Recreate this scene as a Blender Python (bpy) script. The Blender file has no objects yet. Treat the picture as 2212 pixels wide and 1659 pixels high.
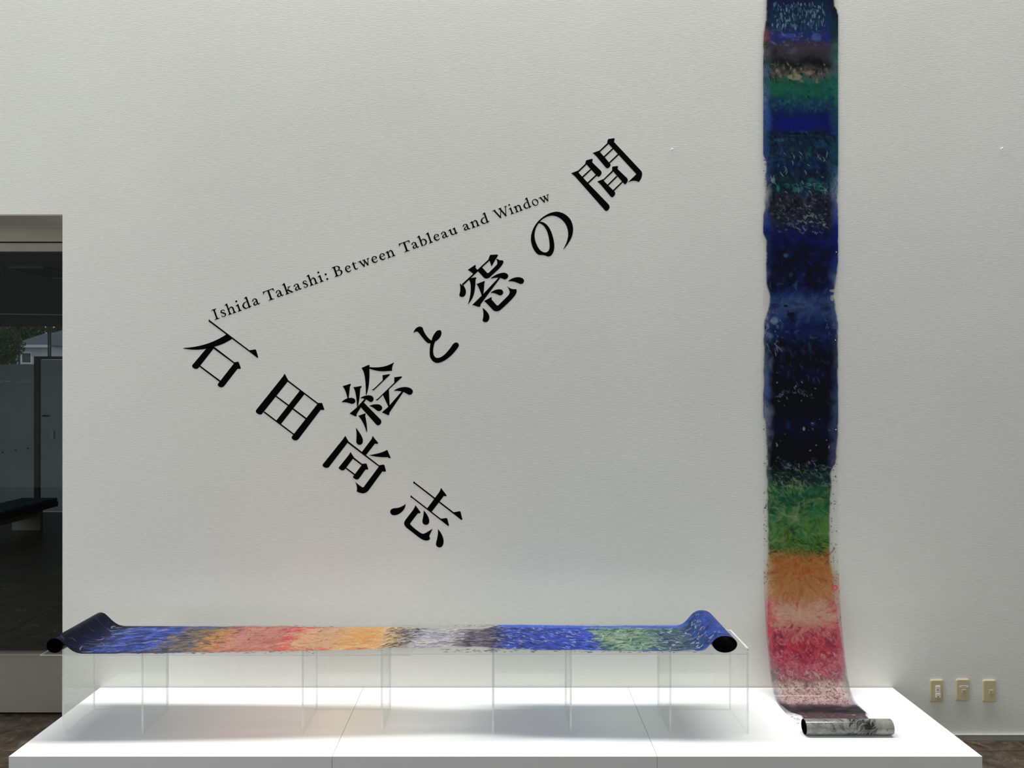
import bpy, bmesh, math, random
import numpy as np
from mathutils import Vector, Matrix
from mathutils.geometry import tessellate_polygon

# ------------------------------------------------------------------ camera, sky, light, exposure
SC = bpy.context.scene
COL = SC.collection
W_PX, H_PX = 2212, 1659
F_PX = 1661.0                  # focal length in pixels
PXM = 390.0                    # pixels per metre on the wall plane (y = 0)
VX, VY = 1080.0, 835.0         # where the depth lines meet
DIST = F_PX / PXM              # camera to wall
CAM_Z = (1598 - VY) / PXM
PLINTH_Z = 0.291

cam_d = bpy.data.cameras.new('camera')
cam_d.sensor_fit = 'HORIZONTAL'
cam_d.sensor_width = 36.0
cam_d.lens = 36.0 * F_PX / W_PX
cam_d.shift_x = (W_PX / 2 - VX) / W_PX
cam_d.shift_y = (VY - H_PX / 2) / W_PX
cam_d.clip_end = 400
cam = bpy.data.objects.new('camera', cam_d)
COL.objects.link(cam)
cam.location = (0, -DIST, CAM_Z)
cam.rotation_euler = (math.radians(90), 0, 0)
SC.camera = cam

world = bpy.data.worlds.new('world')
SC.world = world
world.use_nodes = True
bg = world.node_tree.nodes['Background']
bg.inputs['Color'].default_value = (0.95, 0.985, 1.0, 1)
bg.inputs['Strength'].default_value = 0.39

sky_d = bpy.data.lights.new('slot_skylight', 'AREA')
sky_d.shape = 'RECTANGLE'
sky_d.size = 9.0
sky_d.size_y = 0.84
sky_d.energy = 800
sky_d.color = (1.0, 0.995, 0.97)
sky = bpy.data.objects.new('slot_skylight', sky_d)
COL.objects.link(sky)
sky.location = (0.2, -0.43, 8.2)

# unseen fill light added at the left to brighten that side of the wall
side_d = bpy.data.lights.new('side_fill_light', 'AREA')
side_d.shape = 'RECTANGLE'
side_d.size = 2.6
side_d.size_y = 2.6
side_d.energy = 190
side_d.color = (0.97, 0.99, 1.0)
side = bpy.data.objects.new('side_fill_light', side_d)
COL.objects.link(side)
side.location = (-8.8, -4.4, 2.2)
side.rotation_euler = (Vector((-1.5, 0, 1.8)) - side.location).to_track_quat('-Z', 'Y').to_euler()

SC.view_settings.view_transform = 'Standard'
SC.view_settings.look = 'None'
SC.view_settings.exposure = 0.12
SC.view_settings.gamma = 1.0
SC.view_settings.use_curve_mapping = False
SC.cycles.transparent_max_bounces = 40
SC.cycles.max_bounces = 10
SC.cycles.diffuse_bounces = 5


def wx(px): return (px - VX) / PXM
def wz(py): return CAM_Z + (VY - py) / PXM


# ------------------------------------------------------------------ helpers: materials
def new_mat(name):
    m = bpy.data.materials.new(name)
    m.use_nodes = True
    nt = m.node_tree
    nt.nodes.clear()
    out = nt.nodes.new('ShaderNodeOutputMaterial')
    return m, nt, out


def node(nt, kind, **kw):
    n = nt.nodes.new(kind)
    for k, v in kw.items():
        setattr(n, k, v)
    return n


def lin(c):
    """sRGB 0-255 triple to linear"""
    r = []
    for v in c:
        v = v / 255.0
        r.append(v / 12.92 if v <= 0.04045 else ((v + 0.055) / 1.055) ** 2.4)
    return (r[0], r[1], r[2], 1.0)


def schlick(nt, f0, gain):
    """angle dependent reflectance that is the same from both sides of a thin sheet"""
    lw = node(nt, 'ShaderNodeLayerWeight')
    lw.inputs['Blend'].default_value = 0.5
    pw = node(nt, 'ShaderNodeMath', operation='POWER')
    pw.inputs[1].default_value = 5.0
    ma = node(nt, 'ShaderNodeMath', operation='MULTIPLY_ADD')
    ma.inputs[1].default_value = gain
    ma.inputs[2].default_value = f0
    nt.links.new(lw.outputs['Facing'], pw.inputs[0])
    nt.links.new(pw.outputs[0], ma.inputs[0])
    return ma.outputs[0]


def plain(name, rgb, rough=0.5, spec=0.4, metal=0.0, noise=0.06, nscale=30, coat=0.0):
    m, nt, out = new_mat(name)
    b = node(nt, 'ShaderNodeBsdfPrincipled')
    tc = node(nt, 'ShaderNodeTexCoord')
    nz = node(nt, 'ShaderNodeTexNoise')
    nz.inputs['Scale'].default_value = nscale
    nz.inputs['Detail'].default_value = 4
    mr = node(nt, 'ShaderNodeMapRange')
    mr.inputs['From Min'].default_value = 0.3
    mr.inputs['From Max'].default_value = 0.7
    mr.inputs['To Min'].default_value = 1 - noise
    mr.inputs['To Max'].default_value = 1 + noise
    mx = node(nt, 'ShaderNodeVectorMath', operation='SCALE')
    mx.inputs[0].default_value = lin(rgb)[:3]
    nt.links.new(tc.outputs['Object'], nz.inputs['Vector'])
    nt.links.new(nz.outputs['Fac'], mr.inputs['Value'])
    nt.links.new(mr.outputs['Result'], mx.inputs['Scale'])
    nt.links.new(mx.outputs['Vector'], b.inputs['Base Color'])
    b.inputs['Roughness'].default_value = rough
    b.inputs['Specular IOR Level'].default_value = spec
    b.inputs['Metallic'].default_value = metal
    b.inputs['Coat Weight'].default_value = coat
    nt.links.new(b.outputs['BSDF'], out.inputs['Surface'])
    return m


def mat_wall():
    m, nt, out = new_mat('woven_wallpaper')
    b = node(nt, 'ShaderNodeBsdfPrincipled')
    b.inputs['Roughness'].default_value = 0.75
    b.inputs['Specular IOR Level'].default_value = 0.2
    geo = node(nt, 'ShaderNodeNewGeometry')
    mp = node(nt, 'ShaderNodeMapping')
    mp.inputs['Scale'].default_value = (22, 60, 210)
    nz = node(nt, 'ShaderNodeTexNoise')
    nz.inputs['Scale'].default_value = 1.0
    nz.inputs['Detail'].default_value = 5
    nz.inputs['Roughness'].default_value = 0.6
    mp2 = node(nt, 'ShaderNodeMapping')
    mp2.inputs['Scale'].default_value = (120, 120, 420)
    nz2 = node(nt, 'ShaderNodeTexNoise')
    nz2.inputs['Scale'].default_value = 1.0
    nz2.inputs['Detail'].default_value = 2
    add = node(nt, 'ShaderNodeMath', operation='ADD')
    bump = node(nt, 'ShaderNodeBump')
    bump.inputs['Strength'].default_value = 0.36
    bump.inputs['Distance'].default_value = 0.0022
    big = node(nt, 'ShaderNodeTexNoise')
    big.inputs['Scale'].default_value = 0.8
    big.inputs['Detail'].default_value = 3
    mr = node(nt, 'ShaderNodeMapRange')
    mr.inputs['From Min'].default_value = 0.3
    mr.inputs['From Max'].default_value = 0.7
    mr.inputs['To Min'].default_value = 0.97
    mr.inputs['To Max'].default_value = 1.03
    mr2 = node(nt, 'ShaderNodeMapRange')
    mr2.inputs['From Min'].default_value = 0.3
    mr2.inputs['From Max'].default_value = 0.7
    mr2.inputs['To Min'].default_value = 0.945
    mr2.inputs['To Max'].default_value = 1.03
    mul = node(nt, 'ShaderNodeMath', operation='MULTIPLY')
    sc = node(nt, 'ShaderNodeVectorMath', operation='SCALE')
    sc.inputs[0].default_value = (0.80, 0.80, 0.752)
    L = nt.links.new
    L(geo.outputs['Position'], mp.inputs['Vector'])
    L(geo.outputs['Position'], mp2.inputs['Vector'])
    L(mp.outputs['Vector'], nz.inputs['Vector'])
    L(mp2.outputs['Vector'], nz2.inputs['Vector'])
    L(nz.outputs['Fac'], add.inputs[0])
    L(nz2.outputs['Fac'], add.inputs[1])
    L(add.outputs[0], bump.inputs['Height'])
    L(bump.outputs['Normal'], b.inputs['Normal'])
    L(geo.outputs['Position'], big.inputs['Vector'])
    L(big.outputs['Fac'], mr.inputs['Value'])
    L(nz.outputs['Fac'], mr2.inputs['Value'])
    L(mr.outputs['Result'], mul.inputs[0])
    L(mr2.outputs['Result'], mul.inputs[1])
    L(mul.outputs[0], sc.inputs['Scale'])
    L(sc.outputs['Vector'], b.inputs['Base Color'])
    L(b.outputs['BSDF'], out.inputs['Surface'])
    return m


def mat_marble(name, dark, mid, light, vein, rough):
    m, nt, out = new_mat(name)
    b = node(nt, 'ShaderNodeBsdfPrincipled')
    b.inputs['Roughness'].default_value = rough
    b.inputs['Specular IOR Level'].default_value = 0.22
    geo = node(nt, 'ShaderNodeNewGeometry')
    info = node(nt, 'ShaderNodeObjectInfo')
    off = node(nt, 'ShaderNodeVectorMath', operation='SCALE')
    off.inputs['Scale'].default_value = 9.0
    addv = node(nt, 'ShaderNodeVectorMath', operation='ADD')
    comb = node(nt, 'ShaderNodeCombineXYZ')
    nz = node(nt, 'ShaderNodeTexNoise')
    nz.inputs['Scale'].default_value = 8.0
    nz.inputs['Detail'].default_value = 10
    nz.inputs['Roughness'].default_value = 0.72
    nz.inputs['Distortion'].default_value = 1.3
    ramp = node(nt, 'ShaderNodeValToRGB')
    e = ramp.color_ramp.elements
    e[0].position, e[0].color = 0.32, lin(dark)
    e[1].position, e[1].color = 0.72, lin(light)
    k = e.new(0.5)
    k.color = lin(mid)
    wn = node(nt, 'ShaderNodeTexNoise')
    wn.inputs['Scale'].default_value = 6
    wn.inputs['Detail'].default_value = 4
    wsc = node(nt, 'ShaderNodeVectorMath', operation='SCALE')
    wsc.inputs['Scale'].default_value = 0.22
    wadd = node(nt, 'ShaderNodeVectorMath', operation='ADD')
    vo = node(nt, 'ShaderNodeTexVoronoi', feature='DISTANCE_TO_EDGE')
    vo.inputs['Scale'].default_value = 6.5
    vr = node(nt, 'ShaderNodeMapRange')
    vr.inputs['From Min'].default_value = 0.0
    vr.inputs['From Max'].default_value = 0.022
    vr.inputs['To Min'].default_value = 1.0
    vr.inputs['To Max'].default_value = 0.0
    vn = node(nt, 'ShaderNodeTexNoise')
    vn.inputs['Scale'].default_value = 4
    vm = node(nt, 'ShaderNodeMath', operation='MULTIPLY')
    vg = node(nt, 'ShaderNodeMapRange')
    vg.inputs['From Min'].default_value = 0.50
    vg.inputs['From Max'].default_value = 0.66
    mix = node(nt, 'ShaderNodeMix', data_type='RGBA')
    mix.inputs[7].default_value = lin(vein)
    L = nt.links.new
    L(info.outputs['Random'], comb.inputs['X'])
    L(info.outputs['Random'], comb.inputs['Y'])
    L(comb.outputs['Vector'], off.inputs[0])
    L(geo.outputs['Position'], addv.inputs[0])
    L(off.outputs['Vector'], addv.inputs[1])
    L(addv.outputs['Vector'], nz.inputs['Vector'])
    L(nz.outputs['Fac'], ramp.inputs['Fac'])
    L(addv.outputs['Vector'], wn.inputs['Vector'])
    L(wn.outputs['Color'], wsc.inputs[0])
    L(addv.outputs['Vector'], wadd.inputs[0])
    L(wsc.outputs['Vector'], wadd.inputs[1])
    L(wadd.outputs['Vector'], vo.inputs['Vector'])
    L(vo.outputs['Distance'], vr.inputs['Value'])
    L(addv.outputs['Vector'], vn.inputs['Vector'])
    L(vn.outputs['Fac'], vg.inputs['Value'])
    L(vr.outputs['Result'], vm.inputs[0])
    L(vg.outputs['Result'], vm.inputs[1])
    L(vm.outputs[0], mix.inputs[0])
    L(ramp.outputs['Color'], mix.inputs[6])
    L(mix.outputs[2], b.inputs['Base Color'])
    L(b.outputs['BSDF'], out.inputs['Surface'])
    return m


def mat_clear(name, tint, rough=0.02, haze=0.0, gloss=1.0, graze=0.6):
    """thin clear sheet: transparent with a fresnel reflection"""
    m, nt, out = new_mat(name)
    tr = node(nt, 'ShaderNodeBsdfTransparent')
    tr.inputs['Color'].default_value = (*tint, 1)
    gl = node(nt, 'ShaderNodeBsdfGlossy')
    gl.inputs['Roughness'].default_value = rough
    df = node(nt, 'ShaderNodeBsdfDiffuse')
    df.inputs['Color'].default_value = (0.9, 0.92, 0.9, 1)
    # faint dust on faces; on edges, guided light put in as pale haze
    tc = node(nt, 'ShaderNodeTexCoord')
    nz = node(nt, 'ShaderNodeTexNoise')
    nz.inputs['Scale'].default_value = 7
    nz.inputs['Detail'].default_value = 5
    hz = node(nt, 'ShaderNodeMath', operation='MULTIPLY')
    hz.inputs[1].default_value = haze * 2
    refl = schlick(nt, 0.036 * gloss, graze * gloss)
    m1 = node(nt, 'ShaderNodeMixShader')
    m2 = node(nt, 'ShaderNodeMixShader')
    L = nt.links.new
    L(tc.outputs['Object'], nz.inputs['Vector'])
    L(nz.outputs['Fac'], hz.inputs[0])
    L(hz.outputs[0], m1.inputs['Fac'])
    L(tr.outputs['BSDF'], m1.inputs[1])
    L(df.outputs['BSDF'], m1.inputs[2])
    L(refl, m2.inputs['Fac'])
    L(m1.outputs['Shader'], m2.inputs[1])
    L(gl.outputs['BSDF'], m2.inputs[2])
    L(m2.outputs['Shader'], out.inputs['Surface'])
    return m


def mat_film(name, along, across, amount=0.5, f0=0.010):
    """clear plastic film carrying translucent pigment (mesh attribute 'pigment', alpha = coverage)"""
    m, nt, out = new_mat(name)
    at = node(nt, 'ShaderNodeAttribute', attribute_name='pigment')
    uv = node(nt, 'ShaderNodeAttribute', attribute_name='film_uv')
    mp = node(nt, 'ShaderNodeMapping')
    mp.inputs['Scale'].default_value = (along, across, 1)
    nz = node(nt, 'ShaderNodeTexNoise')
    nz.inputs['Scale'].default_value = 1.0
    nz.inputs['Detail'].default_value = 7
    nz.inputs['Roughness'].default_value = 0.62
    nz.inputs['Distortion'].default_value = 2.2
    mr = node(nt, 'ShaderNodeMapRange')
    mr.inputs['From Min'].default_value = 0.28
    mr.inputs['From Max'].default_value = 0.72
    mr.inputs['To Min'].default_value = 1 - amount
    mr.inputs['To Max'].default_value = 1 + amount
    c2 = node(nt, 'ShaderNodeVectorMath', operation='SCALE')
    cl = node(nt, 'ShaderNodeVectorMath', operation='MINIMUM')
    cl.inputs[1].default_value = (0.95, 0.95, 0.95)
    pb = node(nt, 'ShaderNodeBsdfPrincipled')
    pb.inputs['Roughness'].default_value = 0.4
    pb.inputs['Specular IOR Level'].default_value = 0.03
    gm = node(nt, 'ShaderNodeGamma')
    gm.inputs['Gamma'].default_value = 0.42
    tmix = node(nt, 'ShaderNodeMix', data_type='RGBA')
    tmix.inputs[6].default_value = (0.96, 0.96, 0.955, 1)
    tr = node(nt, 'ShaderNodeBsdfTransparent')
    lum = node(nt, 'ShaderNodeRGBToBW')
    op = node(nt, 'ShaderNodeMapRange')
    op.inputs['From Min'].default_value = 0.0
    op.inputs['From Max'].default_value = 0.42
    op.inputs['To Min'].default_value = 1.0
    op.inputs['To Max'].default_value = 0.42
    fac = node(nt, 'ShaderNodeMath', operation='MULTIPLY')
    mixp = node(nt, 'ShaderNodeMixShader')
    refl = schlick(nt, f0, 0.16)
    gl = node(nt, 'ShaderNodeBsdfGlossy')
    gl.inputs['Roughness'].default_value = 0.1
    mixg = node(nt, 'ShaderNodeMixShader')
    L = nt.links.new
    L(uv.outputs['Vector'], mp.inputs['Vector'])
    L(mp.outputs['Vector'], nz.inputs['Vector'])
    L(nz.outputs['Fac'], mr.inputs['Value'])
    L(at.outputs['Color'], c2.inputs[0])
    L(mr.outputs['Result'], c2.inputs['Scale'])
    L(c2.outputs['Vector'], cl.inputs[0])
    L(cl.outputs['Vector'], pb.inputs['Base Color'])
    L(cl.outputs['Vector'], gm.inputs['Color'])
    L(at.outputs['Alpha'], tmix.inputs[0])
    L(gm.outputs['Color'], tmix.inputs[7])
    L(tmix.outputs[2], tr.inputs['Color'])
    L(cl.outputs['Vector'], lum.inputs['Color'])
    L(lum.outputs['Val'], op.inputs['Value'])
    L(op.outputs['Result'], fac.inputs[0])
    L(at.outputs['Alpha'], fac.inputs[1])
    L(fac.outputs[0], mixp.inputs['Fac'])
    L(tr.outputs['BSDF'], mixp.inputs[1])
    L(pb.outputs['BSDF'], mixp.inputs[2])
    L(refl, mixg.inputs['Fac'])
    L(mixp.outputs['Shader'], mixg.inputs[1])
    L(gl.outputs['BSDF'], mixg.inputs[2])
    L(mixg.outputs['Shader'], out.inputs['Surface'])
    return m


M = {}
M['wall'] = mat_wall()
M['plinth'] = plain('white_lacquer', (229, 230, 230), 0.35, 0.3, noise=0.01, nscale=3)
M['floor'] = mat_marble('brown_marble', (34, 28, 22), (64, 56, 46), (104, 93, 77), (140, 126, 104), 0.32)
M['joint'] = plain('floor_joint', (48, 43, 37), 0.8)
M['base'] = plain('grey_skirting', (168, 168, 160), 0.5)
M['vinyl'] = plain('black_vinyl', (4, 4, 4), 0.7, 0.04, noise=0.1)
M['acrylic'] = mat_clear('acrylic_face', (0.988, 0.992, 0.988), 0.02, haze=0.008, graze=0.22)
M['edge'] = mat_clear('acrylic_edge', (0.93, 0.95, 0.94), 0.2, haze=0.42, graze=0.3)
M['glass'] = mat_clear('window_glass', (0.91, 0.935, 0.93), 0.0, haze=0.0, gloss=0.4)
M['metal'] = plain('grey_metal', (136, 134, 124), 0.45, 0.4, metal=0.2, noise=0.05, nscale=8)
M['metal_dark'] = plain('bronze_metal', (140, 137, 122), 0.45, 0.4, metal=0.2, noise=0.05, nscale=8)
M['metal_light'] = plain('pale_metal_edge', (196, 194, 184), 0.4, 0.4, noise=0.03)
M['black_metal'] = plain('dark_frame', (40, 40, 38), 0.5)
M['beige'] = plain('beige_plate', (205, 194, 158), 0.4, 0.4, noise=0.03)
M['beige_dark'] = plain('beige_recess', (150, 140, 108), 0.5)
M['ivory'] = plain('ivory_socket', (236, 234, 224), 0.35, 0.4, noise=0.02)
M['black'] = plain('black_hole', (10, 10, 10), 0.7, 0.1)
M['paper'] = plain('white_label', (236, 235, 230), 0.7, noise=0.02)
M['steel'] = plain('steel_pin', (215, 215, 210), 0.3, 0.5, noise=0.02)
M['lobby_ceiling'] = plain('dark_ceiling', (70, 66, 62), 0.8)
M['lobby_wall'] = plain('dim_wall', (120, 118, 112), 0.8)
M['panel'] = plain('grey_green_panel', (154, 166, 170), 0.35, 0.4, noise=0.08, nscale=2)
M['cushion'] = plain('teal_cushion', (52, 86, 104), 0.75, noise=0.15, nscale=14)
M['bench'] = plain('black_bench', (24, 24, 26), 0.5)
M['roof'] = plain('slate_roof', (104, 110, 126), 0.7, noise=0.12, nscale=2)
M['house'] = plain('pale_siding', (206, 212, 226), 0.7, noise=0.06, nscale=2)
M['white'] = plain('white_trim', (240, 242, 246), 0.5)
M['leaf'] = plain('leaf_green', (70, 96, 54), 0.6, noise=0.4, nscale=3)
M['bark'] = plain('bark', (80, 66, 52), 0.9)
M['pane_dark'] = plain('dark_pane', (60, 68, 78), 0.1, 0.6)
M['ground'] = plain('gravel', (120, 118, 110), 0.9)


# ------------------------------------------------------------------ helpers: objects
def tag(o, label=None, cat=None, group=None, kind=None):
    if label: o['label'] = label
    if cat: o['category'] = cat
    if group: o['group'] = group
    if kind: o['kind'] = kind
    return o


def empty(name, loc, label, cat, group=None):
    o = bpy.data.objects.new(name, None)
    COL.objects.link(o)
    o.location = loc
    o.empty_display_size = 0.05
    return tag(o, label, cat, group)


def link(name, bm, mats, parent=None, smooth=False, recalc=True):
    if recalc:
        bmesh.ops.recalc_face_normals(bm, faces=bm.faces[:])
    me = bpy.data.meshes.new(name)
    bm.to_mesh(me)
    bm.free()
    for m in (mats if isinstance(mats, (list, tuple)) else [mats]):
        me.materials.append(m)
    if smooth:
        for p in me.polygons: p.use_smooth = True
    o = bpy.data.objects.new(name, me)
    COL.objects.link(o)
    if parent is not None:
        o.parent = parent
        o.matrix_parent_inverse = Matrix.Translation(-Vector(parent_world(parent)))
    return o


def parent_world(p):
    v = Vector(p.location)
    if p.parent is not None:
        v = v + Vector(parent_world(p.parent)) + p.matrix_parent_inverse.translation
    return v


def add_box(bm, x0, x1, y0, y1, z0, z1, mi=0):
    vs = [bm.verts.new(p) for p in ((x0, y0, z0), (x1, y0, z0), (x1, y1, z0), (x0, y1, z0),
                                    (x0, y0, z1), (x1, y0, z1), (x1, y1, z1), (x0, y1, z1))]
    fs = []
    for q in ((3, 2, 1, 0), (4, 5, 6, 7), (0, 1, 5, 4), (1, 2, 6, 5), (2, 3, 7, 6), (3, 0, 4, 7)):
        f = bm.faces.new([vs[i] for i in q])
        f.material_index = mi
        fs.append(f)
    return fs


def box_obj(name, x0, x1, y0, y1, z0, z1, mat, parent=None, bevel=0.0, seg=2):
    bm = bmesh.new()
    add_box(bm, x0, x1, y0, y1, z0, z1)
    if bevel:
        bmesh.ops.bevel(bm, geom=bm.edges[:] + bm.verts[:], offset=bevel, segments=seg, profile=0.5, affect='EDGES')
    return link(name, bm, mat, parent)


def add_cyl(bm, c, axis, r, h, n=16, mi=0):
    """cylinder from c along axis letter by h"""
    rot = {'z': Matrix.Identity(4), 'y': Matrix.Rotation(-math.pi / 2, 4, 'X'), 'x': Matrix.Rotation(math.pi / 2, 4, 'Y')}[axis]
    off = {'z': (0, 0, h / 2), 'y': (0, h / 2, 0), 'x': (h / 2, 0, 0)}[axis]
    mtx = Matrix.Translation(Vector(c) + Vector(off)) @ rot
    bmesh.ops.create_cone(bm, cap_ends=True, segments=n, radius1=r, radius2=r, depth=abs(h), matrix=mtx)


# ------------------------------------------------------------------ setting
OPEN_X = wx(135)            # right-hand edge of the glazed opening in the wall
OPEN_Z = wz(463)
GY = 0.325                  # glazing plane, set back from the wall face

bm = bmesh.new()
add_box(bm, OPEN_X, 9.0, 0.0, 0.30, 0.0, 9.0)
add_box(bm, -11.0, OPEN_X, 0.0, 0.30, OPEN_Z, 9.0)
tag(link('wall_back', bm, M['wall']), kind='structure')

# floor slab with its marble tiles
fl = box_obj('floor', -11.0, 9.0, -10.0, 8.2, -0.12, -0.004, M['joint'])
tag(fl, kind='structure')
T = 0.90
tile_bm = bmesh.new()
add_box(tile_bm, 0.0015, T - 0.0015, 0.0015, T - 0.0015, -0.010, 0.0)
bmesh.ops.bevel(tile_bm, geom=[e for e in tile_bm.edges if all(v.co.z > -0.005 for v in e.verts)], offset=0.001, segments=1, affect='EDGES')
tile_me = bpy.data.meshes.new('floor_tile')
tile_bm.to_mesh(tile_me)
tile_bm.free()
tile_me.materials.append(M['floor'])
for ix in range(-9, 6):
    for iy in range(-5, 9):
        x = ix * T - 0.335
        y = iy * T - 0.13
        if iy >= 1 and x > OPEN_X: continue
        if iy < 0 and x < -4.9: continue
        if iy >= 1 and x < -8.2: continue
        o = bpy.data.objects.new('floor_tile', tile_me)
        COL.objects.link(o)
        o.location = (x, y, 0)
        o.parent = fl

bb = bmesh.new()
add_box(bb, OPEN_X, 9.0, -0.012, 0.0, 0.0, 0.030)
add_box(bb, OPEN_X, 9.0, -0.016, 0.0, 0.030, 0.0345)
tag(link('baseboard_back', bb, M['base']), kind='structure')

# glazed opening: reveal lining, head rails, pane, sill rail, lower panel
win = bpy.data.objects.new('window_1', None)
COL.objects.link(win)
win.location = (OPEN_X - 1, GY, 0)
tag(win, kind='structure')
X0, X1 = -9.0, OPEN_X + 0.06
dG = DIST + GY
def gz(py): return CAM_Z + (VY - py) * dG / F_PX
box_obj('reveal_lining', X0, OPEN_X - 0.0015, 0.002, GY - 0.012, OPEN_Z - 0.006, OPEN_Z - 0.0005, M['metal_light'], win)
box_obj('head_trim', X0, X1, GY - 0.03, GY + 0.02, gz(492), gz(488), M['metal_light'], win)
box_obj('head_rail', X0, X1, GY - 0.012, GY + 0.05, gz(522.5), gz(492), M['metal_dark'], win)
box_obj('head_rail', X0, X1, GY + 0.002, GY + 0.05, gz(543), gz(525), M['metal'], win)
box_obj('rail_groove', X0, X1, GY + 0.012, GY + 0.05, gz(525), gz(522.5), M['black'], win)
box_obj('glass_pane', X0, X1, GY + 0.012, GY + 0.020, gz(1412), gz(543), M['glass'], win)
box_obj('sill_rail', X0, X1, GY - 0.008, GY + 0.05, gz(1416), gz(1411.5), M['metal_dark'], win)
box_obj('lower_panel', X0, X1, GY, GY + 0.04, 0.014, gz(1416), M['metal'], win)
box_obj('bottom_gap', X0, X1, GY + 0.012, GY + 0.035, 0.0, 0.014, M['black'], win)

# dim lobby behind the glass
LB = DIST
LY = 7.74                   # far side of the lobby
def lx(px, d): return (px - VX) * d / F_PX
def lz(py, d): return CAM_Z + (VY - py) * d / F_PX
dL = DIST + LY
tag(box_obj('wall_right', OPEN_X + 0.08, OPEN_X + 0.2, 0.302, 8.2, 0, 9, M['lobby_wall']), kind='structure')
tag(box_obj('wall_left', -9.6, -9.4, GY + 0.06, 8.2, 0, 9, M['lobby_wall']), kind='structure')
# ceiling with curved outer edge
bm = bmesh.new()
cz0, cz1 = 2.985, 3.30
n = 24
lo, hi = [], []
pts = [(-9.4, GY + 0.06), (OPEN_X + 0.08, GY + 0.06)]
arc = []
for i in range(n + 1):
    x = OPEN_X + 0.08 + (-9.4 - OPEN_X - 0.08) * i / n
    arc.append((x, 7.0 + 0.45 * math.sin((x + 5.2) * 0.55)))
pts += arc
for z, L_ in ((cz0, lo), (cz1, hi)):
    for p in pts: L_.append(bm.verts.new((p[0], p[1], z)))
bm.faces.new(lo); bm.faces.new(hi)
for i in range(len(pts)):
    j = (i + 1) % len(pts)
    bm.faces.new((lo[i], lo[j], hi[j], hi[i]))
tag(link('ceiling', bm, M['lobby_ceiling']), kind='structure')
# pale bead that follows the curved edge
bm = bmesh.new()
for i in range(n):
    a, b = arc[i], arc[i + 1]
    q = [(a[0], a[1] - 0.05, cz0 - 0.012), (b[0], b[1] - 0.05, cz0 - 0.012), (b[0], b[1], cz0 - 0.012), (a[0], a[1], cz0 - 0.012)]
    lo = [bm.verts.new(p) for p in q]
    hi = [bm.verts.new((p[0], p[1], p[2] + 0.012)) for p in q]
    bm.faces.new(lo); bm.faces.new(hi)
    for k in range(4):
        bm.faces.new((lo[k], lo[(k + 1) % 4], hi[(k + 1) % 4], hi[k]))
tag(link('trim_1', bm, M['metal']), kind='structure')
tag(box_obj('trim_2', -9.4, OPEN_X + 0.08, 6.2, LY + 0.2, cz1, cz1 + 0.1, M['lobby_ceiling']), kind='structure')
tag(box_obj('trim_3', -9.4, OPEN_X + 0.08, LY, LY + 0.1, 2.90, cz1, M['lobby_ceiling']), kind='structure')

# ceiling vent
v0 = 6.25 - 0.4
cv = empty('ceiling_vent', (lx(105, 6.9), 2.62, cz0), 'dark slotted air vent in the dim ceiling behind the window', 'vent')
vx0, vx1, vy0, vy1 = lx(60, 6.9), lx(150, 6.9), 2.30, 2.95
bm = bmesh.new()
for a in ((vx0, vx1, vy0, vy0 + 0.03), (vx0, vx1, vy1 - 0.03, vy1), (vx0, vx0 + 0.03, vy0, vy1), (vx1 - 0.03, vx1, vy0, vy1)):
    add_box(bm, *a, cz0 - 0.02, cz0)
link('frame', bm, M['black_metal'], cv)
for i in range(7):
    y = vy0 + 0.04 + i * 0.085
    box_obj('slat', vx0 + 0.03, vx1 - 0.03, y, y + 0.06, cz0 - 0.012, cz0 - 0.002, M['black'], cv)

# partition of grey green panels along the far side
pt = empty('partition', (lx(30, dL), LY, 0), 'grey green panelled partition at the back of the dim lobby, beside the door', 'partition')
pz1 = lz(787, dL); pzj = lz(824, dL)
px0 = -9.3; px1 = lx(76, dL)
step = 1.18
k = 0
x = px1
while x > px0 + 0.1:
    xa = max(px0, x - step)
    box_obj('panel', xa + 0.003, x - 0.003, LY, LY + 0.03, 0.02, pzj - 0.001, M['panel'], pt)
    box_obj('panel', xa + 0.003, x - 0.003, LY, LY + 0.03, pzj + 0.001, pz1, M['panel'], pt)
    x = xa
for px_, py_ in ((6, 977), (34, 972.5), (61, 968.5)):
    bm = bmesh.new()
    add_cyl(bm, (lx(px_, dL), LY - 0.012, lz(py_, dL)), 'y', 0.011, 0.012, 10)
    link('panel_hole', bm, M['black'], pt)  # black discs stand in for the dark holes in the panels
box_obj('floor_rail', px0, px1, LY - 0.01, LY + 0.04, 0.0, 0.02, M['black_metal'], pt)

dr = empty('lobby_door', (lx(112, dL), LY, 0), 'dark framed grey door beside the panels, behind the glass', 'door')
fx0, fx1 = lx(76.5, dL), lx(87, dL)
dz1 = lz(770, dL)
box_obj('door_post', fx0, fx1, LY - 0.04, LY + 0.04, 0, dz1, M['black_metal'], dr)
box_obj('door_header', fx1, lx(175, dL), LY - 0.04, LY + 0.04, lz(776, dL), dz1, M['black_metal'], dr)
box_obj('door_post', lx(175, dL), lx(185, dL), LY - 0.04, LY + 0.04, 0, dz1, M['black_metal'], dr)
leaf = box_obj('door_leaf', fx1 + 0.006, lx(175, dL) - 0.006, LY, LY + 0.035, 0.01, lz(777, dL), M['panel'], dr)
bm = bmesh.new()
hx, hz = lx(97, dL), lz(898, dL)
add_cyl(bm, (hx, LY - 0.05, hz), 'y', 0.012, 0.05, 10)
add_box(bm, hx - 0.01, hx + 0.07, LY - 0.055, LY - 0.04, hz - 0.012, hz + 0.012)
link('handle', bm, M['black'], leaf)
box_obj('card_reader', lx(110, dL), lx(118.5, dL), LY - 0.03, LY, lz(948, dL), lz(929, dL), M['base'], leaf, bevel=0.004)
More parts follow.
